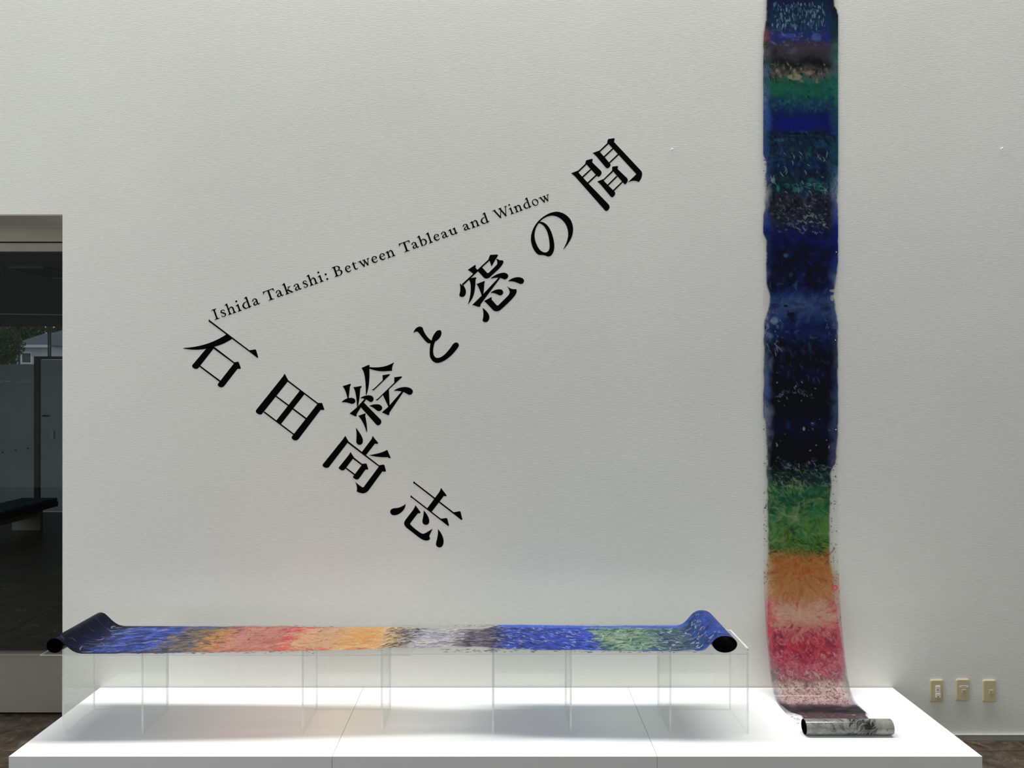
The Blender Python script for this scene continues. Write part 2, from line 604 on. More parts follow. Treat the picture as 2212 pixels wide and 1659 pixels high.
# infill above partition to the side and clear upper glazing
tag(box_obj('wall_far', lx(186, dL), OPEN_X + 0.08, LY, LY + 0.1, 0, cz0, M['lobby_wall']), kind='structure')
w2 = bpy.data.objects.new('window_2', None)
COL.objects.link(w2); w2.location = (lx(60, dL), LY + 0.02, pz1)
tag(w2, kind='structure')
for a, b in ((103, 104), (107, 108.5), (40, 41)):
    box_obj('mullion', lx(a, dL), lx(b, dL), LY, LY + 0.03, dz1 if a > 76 else pz1, 2.90, M['black_metal'], w2)
box_obj('glass_pane', -9.3, lx(186, dL), LY + 0.012, LY + 0.018, dz1, 2.90, M['glass'], w2)

# lobby bench
bn = empty('bench', (-6.42, 5.3, 0), 'long black bench with teal seat pads in the dim lobby behind the glass', 'bench')
bx0, bx1, by0, by1 = -6.70, -6.19, 4.1, 6.52
box_obj('seat_base', bx0, bx1, by0, by1, 0.28, 0.355, M['bench'], bn, bevel=0.008)
for i in range(4):
    ya = by0 + (by1 - by0) * i / 4
    yb = by0 + (by1 - by0) * (i + 1) / 4
    box_obj('cushion', bx0 + 0.006, bx1 - 0.006, ya + 0.006, yb - 0.006, 0.355, 0.40, M['cushion'], bn, bevel=0.015, seg=3)
for ya in (4.5, 6.2):
    box_obj('leg', bx0 + 0.06, bx1 - 0.06, ya, ya + 0.06, 0, 0.28, M['metal'], bn, bevel=0.004)
box_obj('stretcher', bx1 - 0.14, bx1 - 0.10, 4.56, 6.2, 0.2, 0.24, M['metal'], bn)

# outside: ground, houses, tree
tag(box_obj('ground', -110, 10, 8.25, 150, -0.3, -0.15, M['ground']), kind='structure')


def house(name, xa, xb, ya, yb, z0, eave, ridge, axis, label):
    h = empty(name, ((xa + xb) / 2, ya, -0.15), label, 'house', 'houses beyond the lobby')
    box_obj('wall', xa, xb, ya, yb, z0, eave, M['house'], h)
    bm = bmesh.new()
    ov = 0.5
    A, B, C_, D = xa - ov, xb + ov, ya - ov, yb + ov
    xm, ym = (A + B) / 2, (C_ + D) / 2
    if axis == 'x':
        pts = [(A, C_, eave), (B, C_, eave), (B, D, eave), (A, D, eave), (A + 1.6, ym, ridge), (B - 1.6, ym, ridge)]
        fc = [(0, 1, 5, 4), (2, 3, 4, 5), (1, 2, 5), (3, 0, 4), (3, 2, 1, 0)]
    else:
        pts = [(A, C_, eave), (B, C_, eave), (B, D, eave), (A, D, eave), (xm, C_, ridge), (xm, D, ridge)]
        fc = [(0, 4, 5, 3), (1, 2, 5, 4), (0, 1, 4), (2, 3, 5), (3, 2, 1, 0)]
    vs = [bm.verts.new(p) for p in pts]
    for f in fc: bm.faces.new([vs[i] for i in f])
    link('roof', bm, M['roof'], h)
    bm = bmesh.new()
    add_box(bm, A, B, C_ - 0.12, C_, eave - 0.25, eave + 0.03)
    link('gutter', bm, M['white'], h)
    x = xa + 0.5
    while x + 1.2 < xb:
        f = box_obj('window', x, x + 1.1, ya - 0.06, ya, eave - 1.9, eave - 0.7, M['white'], h)
        box_obj('pane', x + 0.12, x + 0.98, ya - 0.08, ya - 0.061, eave - 1.78, eave - 0.82, M['pane_dark'], f)
        x += 1.9
    bm = bmesh.new()
    add_cyl(bm, (xa + 0.15, ya - 0.1, z0), 'z', 0.07, eave - z0, 8)
    link('downpipe', bm, M['white'], h)
    return h


d1 = 80.0
house('house', lx(36, d1), lx(104, d1), d1 - DIST, d1 - DIST + 6, -0.15, lz(746, d1), lz(716, d1), 'x',
      'grey roofed house with pale gutter seen over the partition, left of the pair')
d2 = 96.0
house('house', lx(84, d2), lx(190, d2), d2 - DIST, d2 - DIST + 7, -0.15, lz(733, d2), lz(708, d2), 'x',
      'further house with white trimmed windows seen over the lobby door')

rnd = random.Random(4)


def tree(cx, cy, cz_, rxy, rz_, n, leaf, label):
    t = empty('tree', (cx, cy, -0.15), label, 'tree', 'trees beyond the lobby')
    bm = bmesh.new()
    bmesh.ops.create_cone(bm, cap_ends=True, segments=10, radius1=rxy * .16, radius2=rxy * .08, depth=cz_ + 0.15, matrix=Matrix.Translation((cx, cy, (cz_ - 0.15) / 2)))
    link('trunk', bm, M['bark'], t)
    bm = bmesh.new()
    f1, f2 = rnd.uniform(0, 6), rnd.uniform(0, 6)
    for i in range(n):
        th = rnd.uniform(0, 2 * math.pi); p_ = math.acos(rnd.uniform(-1, 1)); r = rnd.uniform(0.3, 1) ** 0.5
        k = 1 + 0.18 * math.sin(3 * th + f1) + 0.14 * math.sin(5 * p_ + th + f2)
        q = Vector((cx + rxy * k * r * math.sin(p_) * math.cos(th), cy + rxy * k * r * math.sin(p_) * math.sin(th), cz_ + rz_ * k * r * math.cos(p_)))
        a = Vector((rnd.gauss(0, 1), rnd.gauss(0, 1), rnd.gauss(0, 1))).normalized() * leaf
        b = Vector((rnd.gauss(0, 1), rnd.gauss(0, 1), rnd.gauss(0, 1))).normalized() * leaf * .6
        bm.faces.new([bm.verts.new(q + a), bm.verts.new(q + b), bm.verts.new(q - a), bm.verts.new(q - b)])
    tag(link('foliage', bm, M['leaf'], t, recalc=False), kind='stuff')


tree(lx(8, 46), 46 - DIST, lz(752, 46), .95, 1.35, 3600, .09, 'dark green leafy tree over the partition, nearest the picture left edge')
tree(lx(28, 118), 118 - DIST, lz(722, 118), 3.4, 3.6, 2600, .36, 'dark tree behind the grey roofed house, seen through the lobby')
tree(lx(92, 140), 140 - DIST, lz(716, 140), 4.8, 3.8, 2600, .38, 'dark tree above the roof of the further house, by the wall edge')

# ------------------------------------------------------------------ plinth: three white modules side by side
PB, PF = -0.004, -0.797
seams = [-2.2120, -0.7560, 0.7085, 2.1720]
labs = ['long low white plinth block at the left, with its end beside the window',
        'middle white plinth block between the two seams, under the red and orange film',
        'white plinth block at the right, under the hanging film roll']
for i in range(3):
    a = seams[i] + (0.0008 if i else 0); b = seams[i + 1] - (0.0008 if i < 2 else 0)
    o = box_obj('plinth_block', a, b, PF, PB, 0.0, PLINTH_Z, M['plinth'], None, bevel=0.0012)
    tag(o, labs[i], 'plinth', 'white plinth blocks')

# ------------------------------------------------------------------ acrylic stands and sheets
SHEET_T = 0.005
ZL = 0.6964                  # underside of the left sheet
LEG_F, LEG_B = -0.572, -0.291


def acr_panel(name, x0, x1, y0, y1, z0, z1, parent, face_axis):
    bm = bmesh.new()
    add_box(bm, x0, x1, y0, y1, z0, z1)
    bm.normal_update()
    ax = 'xyz'.index(face_axis)
    for f in bm.faces:
        f.material_index = 0 if abs(f.normal[ax]) > 0.9 or f.normal.z < -0.9 else 1
    return link(name, bm, [M['acrylic'], M['edge']], parent)


stand_x = [(-2.100, -1.709), (-0.9505, -0.5615), (-0.0383, 0.3446), (0.8119, 1.193)]
stand_l = ['clear acrylic stand at the left end, under the dark blue roll',
           'clear acrylic stand under the red and orange part of the film',
           'clear acrylic stand under the blue part of the film, right of middle',
           'clear acrylic stand at the right end, under the wide open roll']
for i, (a, b) in enumerate(stand_x):
    zt = ZL + (SHEET_T if i >= 2 else 0.0)
    st = empty('acrylic_stand', ((a + b) / 2, (LEG_F + LEG_B) / 2, PLINTH_Z), stand_l[i], 'stand', 'acrylic stands under the film')
    acr_panel('side_panel', a, a + 0.010, LEG_F, LEG_B, PLINTH_Z + 0.0004, zt, st, 'x')
    acr_panel('side_panel', b - 0.010, b, LEG_F, LEG_B, PLINTH_Z + 0.0004, zt, st, 'x')
    acr_panel('back_panel', a + 0.010, b - 0.010, LEG_B - 0.008, LEG_B, PLINTH_Z + 0.0004, zt, st, 'y')
s1 = acr_panel('acrylic_sheet', -2.152, -0.414, -0.660, -0.215, ZL, ZL + SHEET_T, None, 'z')
tag(s1, 'clear acrylic sheet on the two left stands, under the red and orange film', 'sheet', 'acrylic sheets')
s2 = acr_panel('acrylic_sheet', -0.555, 1.170, -0.660, -0.215, ZL + SHEET_T, ZL + 2 * SHEET_T, None, 'z')
tag(s2, 'clear acrylic sheet on the two right stands, under the blue and green film', 'sheet', 'acrylic sheets')


# ------------------------------------------------------------------ painted film: a small paint engine on mesh colours
def smooth(t):
    t = np.clip(t, 0, 1)
    return t * t * (3 - 2 * t)


def vnoise(h, w, cy, cx, rng):
    g = rng.random((cy + 3, cx + 3))
    y = np.linspace(0, cy, h); x = np.linspace(0, cx, w)
    iy = np.minimum(y.astype(int), cy); ix = np.minimum(x.astype(int), cx)
    fy = smooth(y - iy)[:, None]; fx = smooth(x - ix)[None, :]
    a = g[iy][:, ix]; b = g[iy][:, ix + 1]; c = g[iy + 1][:, ix]; d = g[iy + 1][:, ix + 1]
    return (a * (1 - fx) + b * fx) * (1 - fy) + (c * (1 - fx) + d * fx) * fy


def fbm(h, w, cell_y, cell_x, rng, octs=4):
    r = np.zeros((h, w)); amp, tot = 1.0, 0.0
    for o in range(octs):
        r += amp * vnoise(h, w, max(1, int(h / cell_y * 2 ** o)), max(1, int(w / cell_x * 2 ** o)), rng)
        tot += amp; amp *= 0.55
    return r / tot


def s2l(c):
    c = np.asarray(c, float) / 255.0
    return np.where(c <= 0.04045, c / 12.92, ((c + 0.055) / 1.055) ** 2.4)


class Paint:
    """canvas: axis 0 = along the film (s), axis 1 = across (v), one unit = u photo pixels"""
    def __init__(self, s0, s1, width, u, seed):
        self.s0, self.u = s0, u
        self.h = int(round((s1 - s0) / u)) + 1
        self.w = int(round(width / u)) + 1
        self.rng = np.random.default_rng(seed)
        self.s = s0 + np.arange(self.h) * u
        self.v = np.linspace(0, 1, self.w)
        self.width = width
        self.wmul = 1.0
        self.amul = 1.0
        self.C = np.zeros((self.h, self.w, 3))
        self.A = np.ones((self.h, self.w))

    def ground(self, keys, warp, cell):
        """keys: (s, centre rgb, low edge rgb, high edge rgb)"""
        ks = np.array([k[0] for k in keys], float)
        n = fbm(self.h, self.w, cell, cell, self.rng, 5) - 0.5
        n2 = fbm(self.h, self.w, cell * 0.4, cell * 0.25, self.rng, 4) - 0.5
        S = self.s[:, None] + warp * (2 * n + 1.2 * n2)
        lay = []
        for j in (1, 2, 3):
            arr = np.array([s2l(k[j] if len(k) > j and k[j] is not None else k[1]) for k in keys])
            lay.append(np.stack([np.interp(S, ks, arr[:, c]) for c in range(3)], -1))
        nv = fbm(self.h, self.w, cell * 0.7, cell * 0.5, self.rng, 4) - 0.5
        V = self.v[None, :] + 0.16 * nv
        wl = (1 - smooth((V - 0.02) / 0.12))[..., None]
        wr = smooth((V - 0.86) / 0.12)[..., None]
        self.C = lay[0] * (1 - wl - wr) + lay[1] * wl + lay[2] * wr

    def edges(self, keys, rag=0.035, soft=0.03, cell=14):
        """keys: (s, low margin, high margin, base coverage) as fractions of the width"""
        ks = [k[0] for k in keys]
        lo = np.interp(self.s, ks, [k[1] for k in keys])[:, None]
        hi = np.interp(self.s, ks, [k[2] for k in keys])[:, None]
        ba = np.interp(self.s, ks, [k[3] for k in keys])[:, None]
        n = (fbm(self.h, self.w, cell, cell, self.rng, 4) - 0.5) * 2 * rag
        a = smooth((self.v[None, :] - lo + n) / soft) * smooth((1 - hi - self.v[None, :] + n) / soft)
        self.A = a * ba

    def blob(self, s, v, rs, rv, rgb, alpha, soft=0.5, rough=0.35, cover=None):
        """soft edged patch; s, rs in photo pixels, v, rv in fractions"""
        i0 = max(0, int((s - rs * 1.7 - self.s0) / self.u)); i1 = min(self.h, int((s + rs * 1.7 - self.s0) / self.u) + 1)
        j0 = max(0, int((v - rv * 1.7) * (self.w - 1))); j1 = min(self.w, int((v + rv * 1.7) * (self.w - 1)) + 2)
        if i1 - i0 < 2 or j1 - j0 < 2: return
        ys = (self.s[i0:i1] - s) / rs; xs = (self.v[j0:j1] - v) / rv
        d = np.sqrt(ys[:, None] ** 2 + xs[None, :] ** 2)
        d += rough * 2 * (fbm(i1 - i0, j1 - j0, 9, 9, self.rng, 3) - 0.5)
        m = alpha * (1 - smooth((d - (1 - soft)) / (soft + 1e-3)))
        self.C[i0:i1, j0:j1] = self.C[i0:i1, j0:j1] * (1 - m[..., None]) + s2l(rgb) * m[..., None]
        if cover is not None:
            self.A[i0:i1, j0:j1] = self.A[i0:i1, j0:j1] * (1 - m) + cover * m

    def stroke(self, s, v, ang, length, width, rgb_l, alpha, bend=0.0, cover=None):
        """tapered stroke; ang 0 runs along the film, pixels of the photograph"""
        u = self.u
        cs = (s - self.s0) / u; cv = v * (self.w - 1)
        L = length / u / 2; wd = max(width / u, 0.55)
        R = int(L + wd + abs(bend) * L + 2)
        i0, i1 = max(0, int(cs) - R), min(self.h, int(cs) + R + 1)
        j0, j1 = max(0, int(cv) - R), min(self.w, int(cv) + R + 1)
        if i1 - i0 < 1 or j1 - j0 < 1: return
        dy = np.arange(i0, i1)[:, None] - cs; dx = np.arange(j0, j1)[None, :] - cv
        ca, sa = math.cos(ang), math.sin(ang)
        t = (dy * ca + dx * sa) / max(L, 0.5); q = -dy * sa + dx * ca
        q = q - bend * L * (t * t - 0.33)
        prof = np.sqrt(np.clip(1 - t * t, 0, 1))
        m = alpha * np.clip(1.25 * prof - np.abs(q) / (wd * 0.5 + 0.25), 0, 1)
        m = m * (np.abs(t) < 1)
        sl = (slice(i0, i1), slice(j0, j1))
        if cover is not None:
            self.A[sl] = self.A[sl] * (1 - m) + cover * m
        self.C[sl] = self.C[sl] * (1 - m[..., None]) + rgb_l * m[..., None]

    def strokes(self, s0, s1, v0, v1, n, pal, length, width, ang, spread, alpha, bend=0.4, radial=None, cover=None, keep_in=True):
        r = self.rng
        for _ in range(n):
            s = r.uniform(s0, s1); v = r.uniform(v0, v1)
            if keep_in and cover is None:
                i = min(self.h - 1, max(0, int((s - self.s0) / self.u)))
                if self.A[i, int(v * (self.w - 1))] < 0.25: continue
            if radial is not None:
                a = math.atan2((v - radial[1]) * self.width, s - radial[0]) + r.normal(0, spread)
            else:
                a = ang + r.normal(0, spread)
            c = s2l(pal[r.integers(len(pal))])
            self.stroke(s, v, a, r.uniform(*length), r.uniform(*width) * self.wmul, c, min(1.0, self.amul * alpha * r.uniform(0.4, 1)), r.normal(0, bend), cover)


def film_mesh(name, pts3, rows, C, A, u_m, mat, parent, smooth_sh=True):
    """pts3: rows x cols x 3 positions"""
    h, w = pts3.shape[:2]
    me = bpy.data.meshes.new(name)
    me.vertices.add(h * w)
    me.vertices.foreach_set('co', pts3.reshape(-1).astype(np.float32))
    i = np.arange(h - 1)[:, None] * w + np.arange(w - 1)[None, :]
    q = np.stack([i, i + 1, i + w + 1, i + w], -1).reshape(-1, 4)
    nq = len(q)
    me.loops.add(nq * 4)
    me.loops.foreach_set('vertex_index', q.reshape(-1).astype(np.int32))
    me.polygons.add(nq)
    me.polygons.foreach_set('loop_start', (np.arange(nq) * 4).astype(np.int32))
    me.polygons.foreach_set('use_smooth', np.ones(nq, bool))
    me.update()
    at = me.color_attributes.new('pigment', 'FLOAT_COLOR', 'POINT')
    rgba = np.concatenate([C, A[..., None]], -1).astype(np.float32)
    at.data.foreach_set('color', rgba.reshape(-1))
    uv = me.attributes.new('film_uv', 'FLOAT_VECTOR', 'POINT')
    g = np.zeros((h, w, 3), np.float32)
    g[..., 0] = (np.asarray(rows))[:, None] * u_m
    g[..., 1] = np.linspace(0, FILM_W, w)[None, :]
    uv.data.foreach_set('vector', g.reshape(-1))
    me.materials.append(mat)
    o = bpy.data.objects.new(name, me)
    COL.objects.link(o)
    if parent is not None:
        o.parent = parent
        o.matrix_parent_inverse = Matrix.Translation(-Vector(parent_world(parent)))
    return o


FILM_W = 0.416


def resample(poly, step):
    """dense 2D polyline -> points at equal arc steps, also returns arc positions"""
    P = np.array(poly, float)
    d = np.concatenate([[0], np.cumsum(np.hypot(*np.diff(P, axis=0).T))])
    n = int(d[-1] / step)
    t = np.arange(n + 1) * step
    return np.stack([np.interp(t, d, P[:, 0]), np.interp(t, d, P[:, 1])], -1), t, d


def catmull(pts, n=16):
    P = [Vector(p) for p in pts]
    P = [P[0] * 2 - P[1]] + P + [P[-1] * 2 - P[-2]]
    out = []
    for i in range(1, len(P) - 2):
        a, b, c, d = P[i - 1], P[i], P[i + 1], P[i + 2]
        for k in range(n):
            t = k / n
            out.append(0.5 * ((2 * b) + (c - a) * t + (2 * a - 5 * b + 4 * c - d) * t * t + (3 * b - a - 3 * c + d) * t ** 3))
    out.append(P[-2])
    return out


# ---- film hanging on the wall and running onto the plinth --------------------------------------
def hanging_film():
    u = 1.2
    pal_w = [(225, 228, 230), (190, 205, 215), (160, 180, 200)]
    # profile (y, z) downwards
    ztop = wz(-40)
    ctrl = [(-0.004, ztop), (-0.004, 1.6), (-0.005, 1.15), (-0.012, 0.95), (-0.028, 0.78), (-0.052, 0.64), (-0.080, 0.53), (-0.110, 0.43),
            (-0.143, 0.355), (-0.182, 0.312), (-0.24, 0.2945), (-0.31, 0.2918), (-0.40, 0.2916), (-0.578, 0.2916)]
    prof = [tuple(p) for p in catmull([(a, b) for a, b in ctrl], 14)]
    n_flat = len(prof)
    r0 = 0.0365
    cy, cz = -0.578, PLINTH_Z + r0 + 0.0006
    for i in range(1, 260):
        th = i / 259 * 2 * math.pi * 2.6
        r = r0 - 0.0011 * th / (2 * math.pi)
        prof.append((cy - r * math.sin(th), cz - r * math.cos(th)))
    P, t, d = resample(prof, u / PXM)
    s_roll = -40 + d[n_flat - 1] * PXM
    s_end = -40 + t[-1] * PXM
    p = Paint(-40, s_end, FILM_W * PXM, u, 11)
    p.wmul, p.amul = 1.35, 1.25
    h = p.h = len(P)
    p.s = -40 + np.arange(h) * u
    p.C = np.zeros((h, p.w, 3)); p.A = np.ones((h, p.w))
    N = None
    K = [(-40, (14, 26, 52), N, (10, 24, 28)), (0, (14, 24, 58), (16, 24, 42), (8, 24, 30)), (30, (16, 38, 62), (18, 26, 44), (8, 26, 32)),
         (58, (22, 46, 78), (22, 34, 48), (18, 44, 56)), (72, (28, 42, 92), (120, 66, 74), (22, 46, 56)), (86, (38, 46, 92), (132, 70, 72), (40, 60, 66)),
         (96, (58, 50, 66), (60, 60, 62), (58, 86, 84)), (112, (58, 55, 62), (78, 88, 86), (48, 78, 78)), (128, (48, 46, 52), (62, 72, 74), (58, 92, 92)),
         (140, (18, 18, 22), (40, 66, 70), (66, 82, 88)), (150, (60, 56, 56), (70, 86, 118), (54, 88, 88)), (160, (84, 84, 74), (70, 92, 130), (60, 94, 94)),
         (168, (52, 90, 74), (46, 88, 96), (44, 96, 92)), (178, (22, 84, 66), (50, 96, 104), (38, 92, 92)), (194, (24, 92, 70), (66, 96, 140), (34, 92, 82)),
         (208, (16, 68, 74), (70, 96, 146), (30, 84, 78)), (222, (20, 54, 88), (80, 104, 152), (34, 92, 86)), (236, (14, 40, 76), (56, 84, 146), (28, 74, 82)),
         (250, (9, 22, 84), (46, 76, 140), (20, 66, 84)), (272, (8, 18, 94), (40, 66, 132), (24, 50, 100)), (284, (10, 24, 66), (46, 74, 130), (26, 54, 100)),
         (300, (16, 44, 66), (40, 72, 116), (20, 60, 80)), (330, (15, 42, 64), (44, 64, 132), (18, 62, 74)), (356, (13, 34, 72), (52, 70, 140), (18, 58, 70)),
         (382, (14, 40, 62), (82, 92, 148), (70, 100, 126)), (402, (14, 50, 58), (150, 152, 168), (104, 128, 152)), (416, (20, 38, 50), (152, 152, 164), (110, 132, 156)),
         (436, (34, 36, 50), (140, 142, 158), (92, 106, 156)), (458, (28, 31, 44), (76, 90, 140), (66, 84, 150)), (482, (26, 40, 60), (24, 44, 116), (20, 36, 118)),
         (500, (14, 24, 84), (16, 34, 108), (12, 26, 116)), (524, (9, 15, 76), (34, 54, 116), (14, 24, 112)), (546, (6, 9, 36), (30, 48, 110), (20, 36, 108)),
         (576, (5, 8, 32), (40, 64, 122), (26, 48, 118)), (600, (8, 13, 42), (70, 92, 142), (74, 92, 136)), (616, (6, 8, 34), (14, 18, 46), (108, 120, 148)),
         (634, (26, 44, 92), (90, 108, 140), (84, 100, 140)), (654, (54, 76, 122), (42, 62, 106), (96, 108, 142)), (676, (42, 64, 114), (84, 104, 146), (60, 82, 126)),
         (694, (24, 44, 96), (110, 124, 156), (72, 90, 130)), (710, (10, 22, 70), (20, 44, 96), (40, 60, 100)), (724, (16, 36, 86), (92, 114, 150), (34, 44, 76)),
         (742, (8, 14, 48), (60, 84, 120), (36, 56, 78)), (762, (6, 8, 24), (60, 74, 104), (40, 58, 78)), (790, (6, 7, 22), (90, 104, 136), (60, 76, 96)),
         (806, (8, 10, 42), (70, 90, 134), (36, 52, 88)), (830, (4, 5, 14), (78, 92, 136), (28, 44, 86)), (866, (5, 6, 16), (58, 82, 126), (60, 84, 120)),
         (890, (4, 5, 22), (120, 128, 156), (50, 70, 104)), (924, (7, 11, 44), (110, 118, 148), (50, 60, 88)), (948, (4, 5, 22), (128, 134, 150), (60, 70, 100)),
         (980, (4, 5, 12), (96, 116, 110), (64, 74, 112)), (1004, (5, 7, 12), (60, 76, 94), (64, 70, 112)), (1022, (11, 25, 34), (70, 96, 104), (36, 60, 66)),
         (1038, (16, 44, 42), (60, 100, 78), (20, 50, 50)), (1050, (30, 76, 54), (56, 106, 60), (44, 100, 56)), (1066, (30, 80, 56), (50, 100, 56), (34, 94, 52)),
         (1086, (24, 74, 54), (34, 92, 62), (30, 86, 50)), (1104, (38, 104, 64), (38, 96, 56), (58, 108, 44)), (1122, (70, 122, 70), (44, 98, 44), (66, 112, 38)),
         (1144, (78, 122, 56), (68, 106, 44), (52, 104, 40)), (1164, (66, 108, 44), (74, 110, 48), (40, 104, 46)), (1180, (80, 114, 50), (96, 114, 54), (60, 104, 44)),
         (1190, (120, 112, 56), (150, 128, 74), (110, 112, 56)), (1202, (158, 108, 52), (158, 140, 84), (140, 126, 64)), (1218, (166, 108, 50), (172, 160, 104), (162, 142, 78)),
         (1236, (164, 96, 46), (178, 160, 118), (158, 124, 70)), (1256, (164, 110, 58), (176, 142, 112), (162, 110, 78)), (1276, (164, 112, 66), (182, 134, 116), (168, 108, 84)),
         (1294, (166, 110, 78), (172, 96, 88), (170, 92, 82)), (1308, (184, 136, 110), (176, 66, 70), (166, 76, 76)), (1328, (188, 140, 118), (164, 52, 58), (158, 60, 62)),
         (1342, (184, 116, 106), (162, 48, 60), (150, 62, 66)), (1356, (170, 84, 88), (156, 48, 64), (146, 54, 68)), (1372, (152, 56, 70), (150, 72, 86), (140, 54, 74)),
         (1388, (156, 40, 56), (126, 70, 84), (138, 60, 78)), (1404, (152, 36, 54), (140, 84, 96), (150, 84, 98)), (1420, (152, 60, 78), (130, 78, 92), (146, 80, 94)),
         (1428, (152, 66, 82), (112, 88, 94), (130, 92, 100)), (1440, (140, 62, 74), (92, 86, 88), (124, 104, 108)), (1451, (120, 84, 90), (110, 106, 104), (120, 112, 112)),
         (1462, (176, 150, 136), (150, 146, 142), (126, 122, 122)), (1480, (198, 172, 152), (130, 132, 134), (120, 120, 122)), (1498, (196, 162, 158), (112, 114, 118), (126, 124, 126)),
         (1511, (186, 150, 158), (90, 92, 96), (150, 148, 150)), (1517, (96, 86, 90), (66, 66, 68), (90, 86, 88)), (1525, (40, 37, 40), (50, 48, 50), (46, 44, 46)),
         (1546, (38, 33, 36), (70, 66, 68), (44, 41, 43)), (1556, (84, 70, 76), (150, 144, 146), (80, 74, 76)), (1590, (92, 80, 86), (160, 156, 156), (120, 112, 114)),
         (s_roll + 4, (120, 116, 114), (140, 138, 134), (150, 148, 142)), (s_roll + 14, (222, 222, 212), (214, 214, 204), (206, 204, 192)),
         (s_roll + 92, (214, 214, 204), (206, 206, 196), (200, 198, 186)), (s_roll + 112, (14, 14, 14)), (s_end, (10, 10, 10))]
    p.ground(K, 15, 44)
    p.edges([(-40, .04, .045, 1), (14, .04, .04, 1), (22, .038, .0, 1), (40, .035, -.02, 1), (70, .0, -.03, .97), (150, -.02, -.02, .95), (330, -.03, -.03, .95), (350, .03, -.02, .95),
             (420, .02, .0, .93), (500, -.02, -.02, .97), (520, .04, -.01, .97), (560, .03, -.02, .97), (615, .04, .02, .97), (640, .09, .05, .93), (670, .06, .03, .93),
             (700, .0, .0, .95), (780, .0, .0, .97), (890, -.02, -.02, .98), (915, .03, -.01, .98), (1000, .05, .03, .98), (1020, .03, .10, .97), (1050, .05, .09, .93),
             (1120, .05, .11, .92), (1180, .06, .11, .90), (1220, .04, .10, .88), (1250, .03, .06, .82), (1300, .02, .04, .84), (1400, .0, .0, .86), (1460, .0, .0, .84),
             (1510, .0, .0, .84), (1522, .03, .0, .97), (1548, .06, .0, .97), (1562, .16, .04, .9), (s_roll, .1, .06, .9), (s_roll + 20, -.05, -.05, .93), (s_roll + 100, -.05, -.05, .95), (s_roll + 116, -.05, -.05, 1), (s_end, -.05, -.05, 1)],
            rag=.018, soft=.03)
    X = lambda x: (x - 1648) / 162.0
    veil = .32 * smooth((p.s - 1215) / 40) * (1 - smooth((p.s - 1540) / 30))
    p.A = np.maximum(p.A, veil[:, None])
    # smudged shapes
    p.blob(270, X(1724), 17, .34, (8, 20, 104), .85, .25, .12)
    p.blob(289, X(1735), 4, .32, (4, 10, 30), .8, .6, .2)
    p.blob(78, X(1705), 7, .16, (62, 84, 160), .6); p.blob(82, X(1764), 12, .1, (74, 96, 156), .6); p.blob(80, X(1782), 8, .08, (22, 40, 130), .6)
    p.blob(112, X(1712), 12, .10, (92, 90, 96), .5, .9); p.blob(132, X(1680), 14, .12, (16, 14, 18), .75, .8); p.blob(134, X(1768), 14, .12, (12, 12, 16), .8, .8)
    p.blob(112, X(1675), 12, .06, (24, 22, 26), .7, .8)
    p.blob(167, X(1716), 8, .12, (166, 160, 130), .9, .35); p.blob(153, X(1716), 5, .02, (170, 138, 140), .8); p.blob(154, X(1678), 6, .03, (160, 138, 120), .7); p.blob(158, X(1748), 5, .05, (150, 138, 126), .7)
    p.blob(198, X(1678), 14, .08, (24, 104, 52), .6, .8); p.blob(209, X(1747), 5, .03, (4, 10, 14), .8, .5)
    p.blob(303, X(1683), 6, .07, (54, 96, 140), .6); p.blob(313, X(1772), 12, .08, (30, 70, 108), .5); p.blob(338, X(1745), 11, .05, (36, 96, 76), .8, .6)
    p.blob(389, X(1670), 6, .03, (120, 140, 160), .7, .5); p.blob(390, X(1752), 6, .08, (28, 96, 88), .7); p.blob(408, X(1680), 9, .03, (34, 130, 106), .8); p.blob(405, X(1766), 9, .045, (20, 104, 72), .7)
    p.blob(409, X(1722), 5, .09, (60, 112, 130), .6, .3); p.blob(428, X(1738), 8, .05, (42, 80, 96), .6)
    p.blob(552, X(1697), 6, .05, (64, 88, 132), .7, .6); p.blob(622, X(1675), 16, .15, (5, 8, 26), .85, .5); p.blob(620, X(1766), 20, .12, (4, 8, 26), .85, .5)
    p.blob(655, X(1727), 26, .16, (70, 94, 136), .6, .9); p.blob(648, X(1672), 10, .12, (40, 66, 116), .5); p.blob(660, X(1674), 8, .08, (10, 18, 60), .7)
    p.blob(679, X(1708), 4.5, .06, (2, 3, 8), .95, .2, .1); p.blob(661, X(1697), 3, .035, (4, 6, 16), .95, .3, .2); p.blob(698, X(1707), 20, .11, (10, 30, 84), .8, .35)
    p.blob(692, X(1672), 10, .08, (128, 140, 170), .7, .6); p.blob(726, X(1664), 8, .05, (92, 116, 150), .6, .8)
    p.blob(628, X(1800), 3.6, .06, (214, 214, 206), .9, .2, .05, cover=.25); p.blob(644, X(1797), 8, .03, (168, 172, 180), .8, .4, .1, cover=.3)
    p.blob(648, X(1652), 26, .035, (186, 186, 182), .9, .4, .2, cover=.12)
    p.blob(918, X(1702), 12, .05, (14, 40, 96), .7, .7); p.blob(915, X(1756), 7, .05, (24, 54, 112), .6); p.blob(926, X(1736), 5, .018, (198, 200, 210), .9, .3)
    p.blob(1160, X(1700), 17, .1, (66, 64, 20), .75, .6); p.blob(1150, X(1713), 11, .03, (44, 34, 10), .85, .6); p.blob(1166, X(1710), 6, .04, (26, 20, 8), .8)
    p.blob(1118, X(1718), 13, .07, (128, 150, 104), .75, .5); p.blob(1098, X(1722), 6, .07, (110, 140, 92), .7, .5); p.blob(1095, X(1735), 6, .06, (18, 60, 62), .6); p.blob(1127, X(1750), 5, .02, (34, 58, 26), .7)
    p.blob(1108, X(1728), 4, .03, (16, 42, 60), .8); p.blob(1160, X(1745), 22, .16, (50, 120, 52), .5, .8)
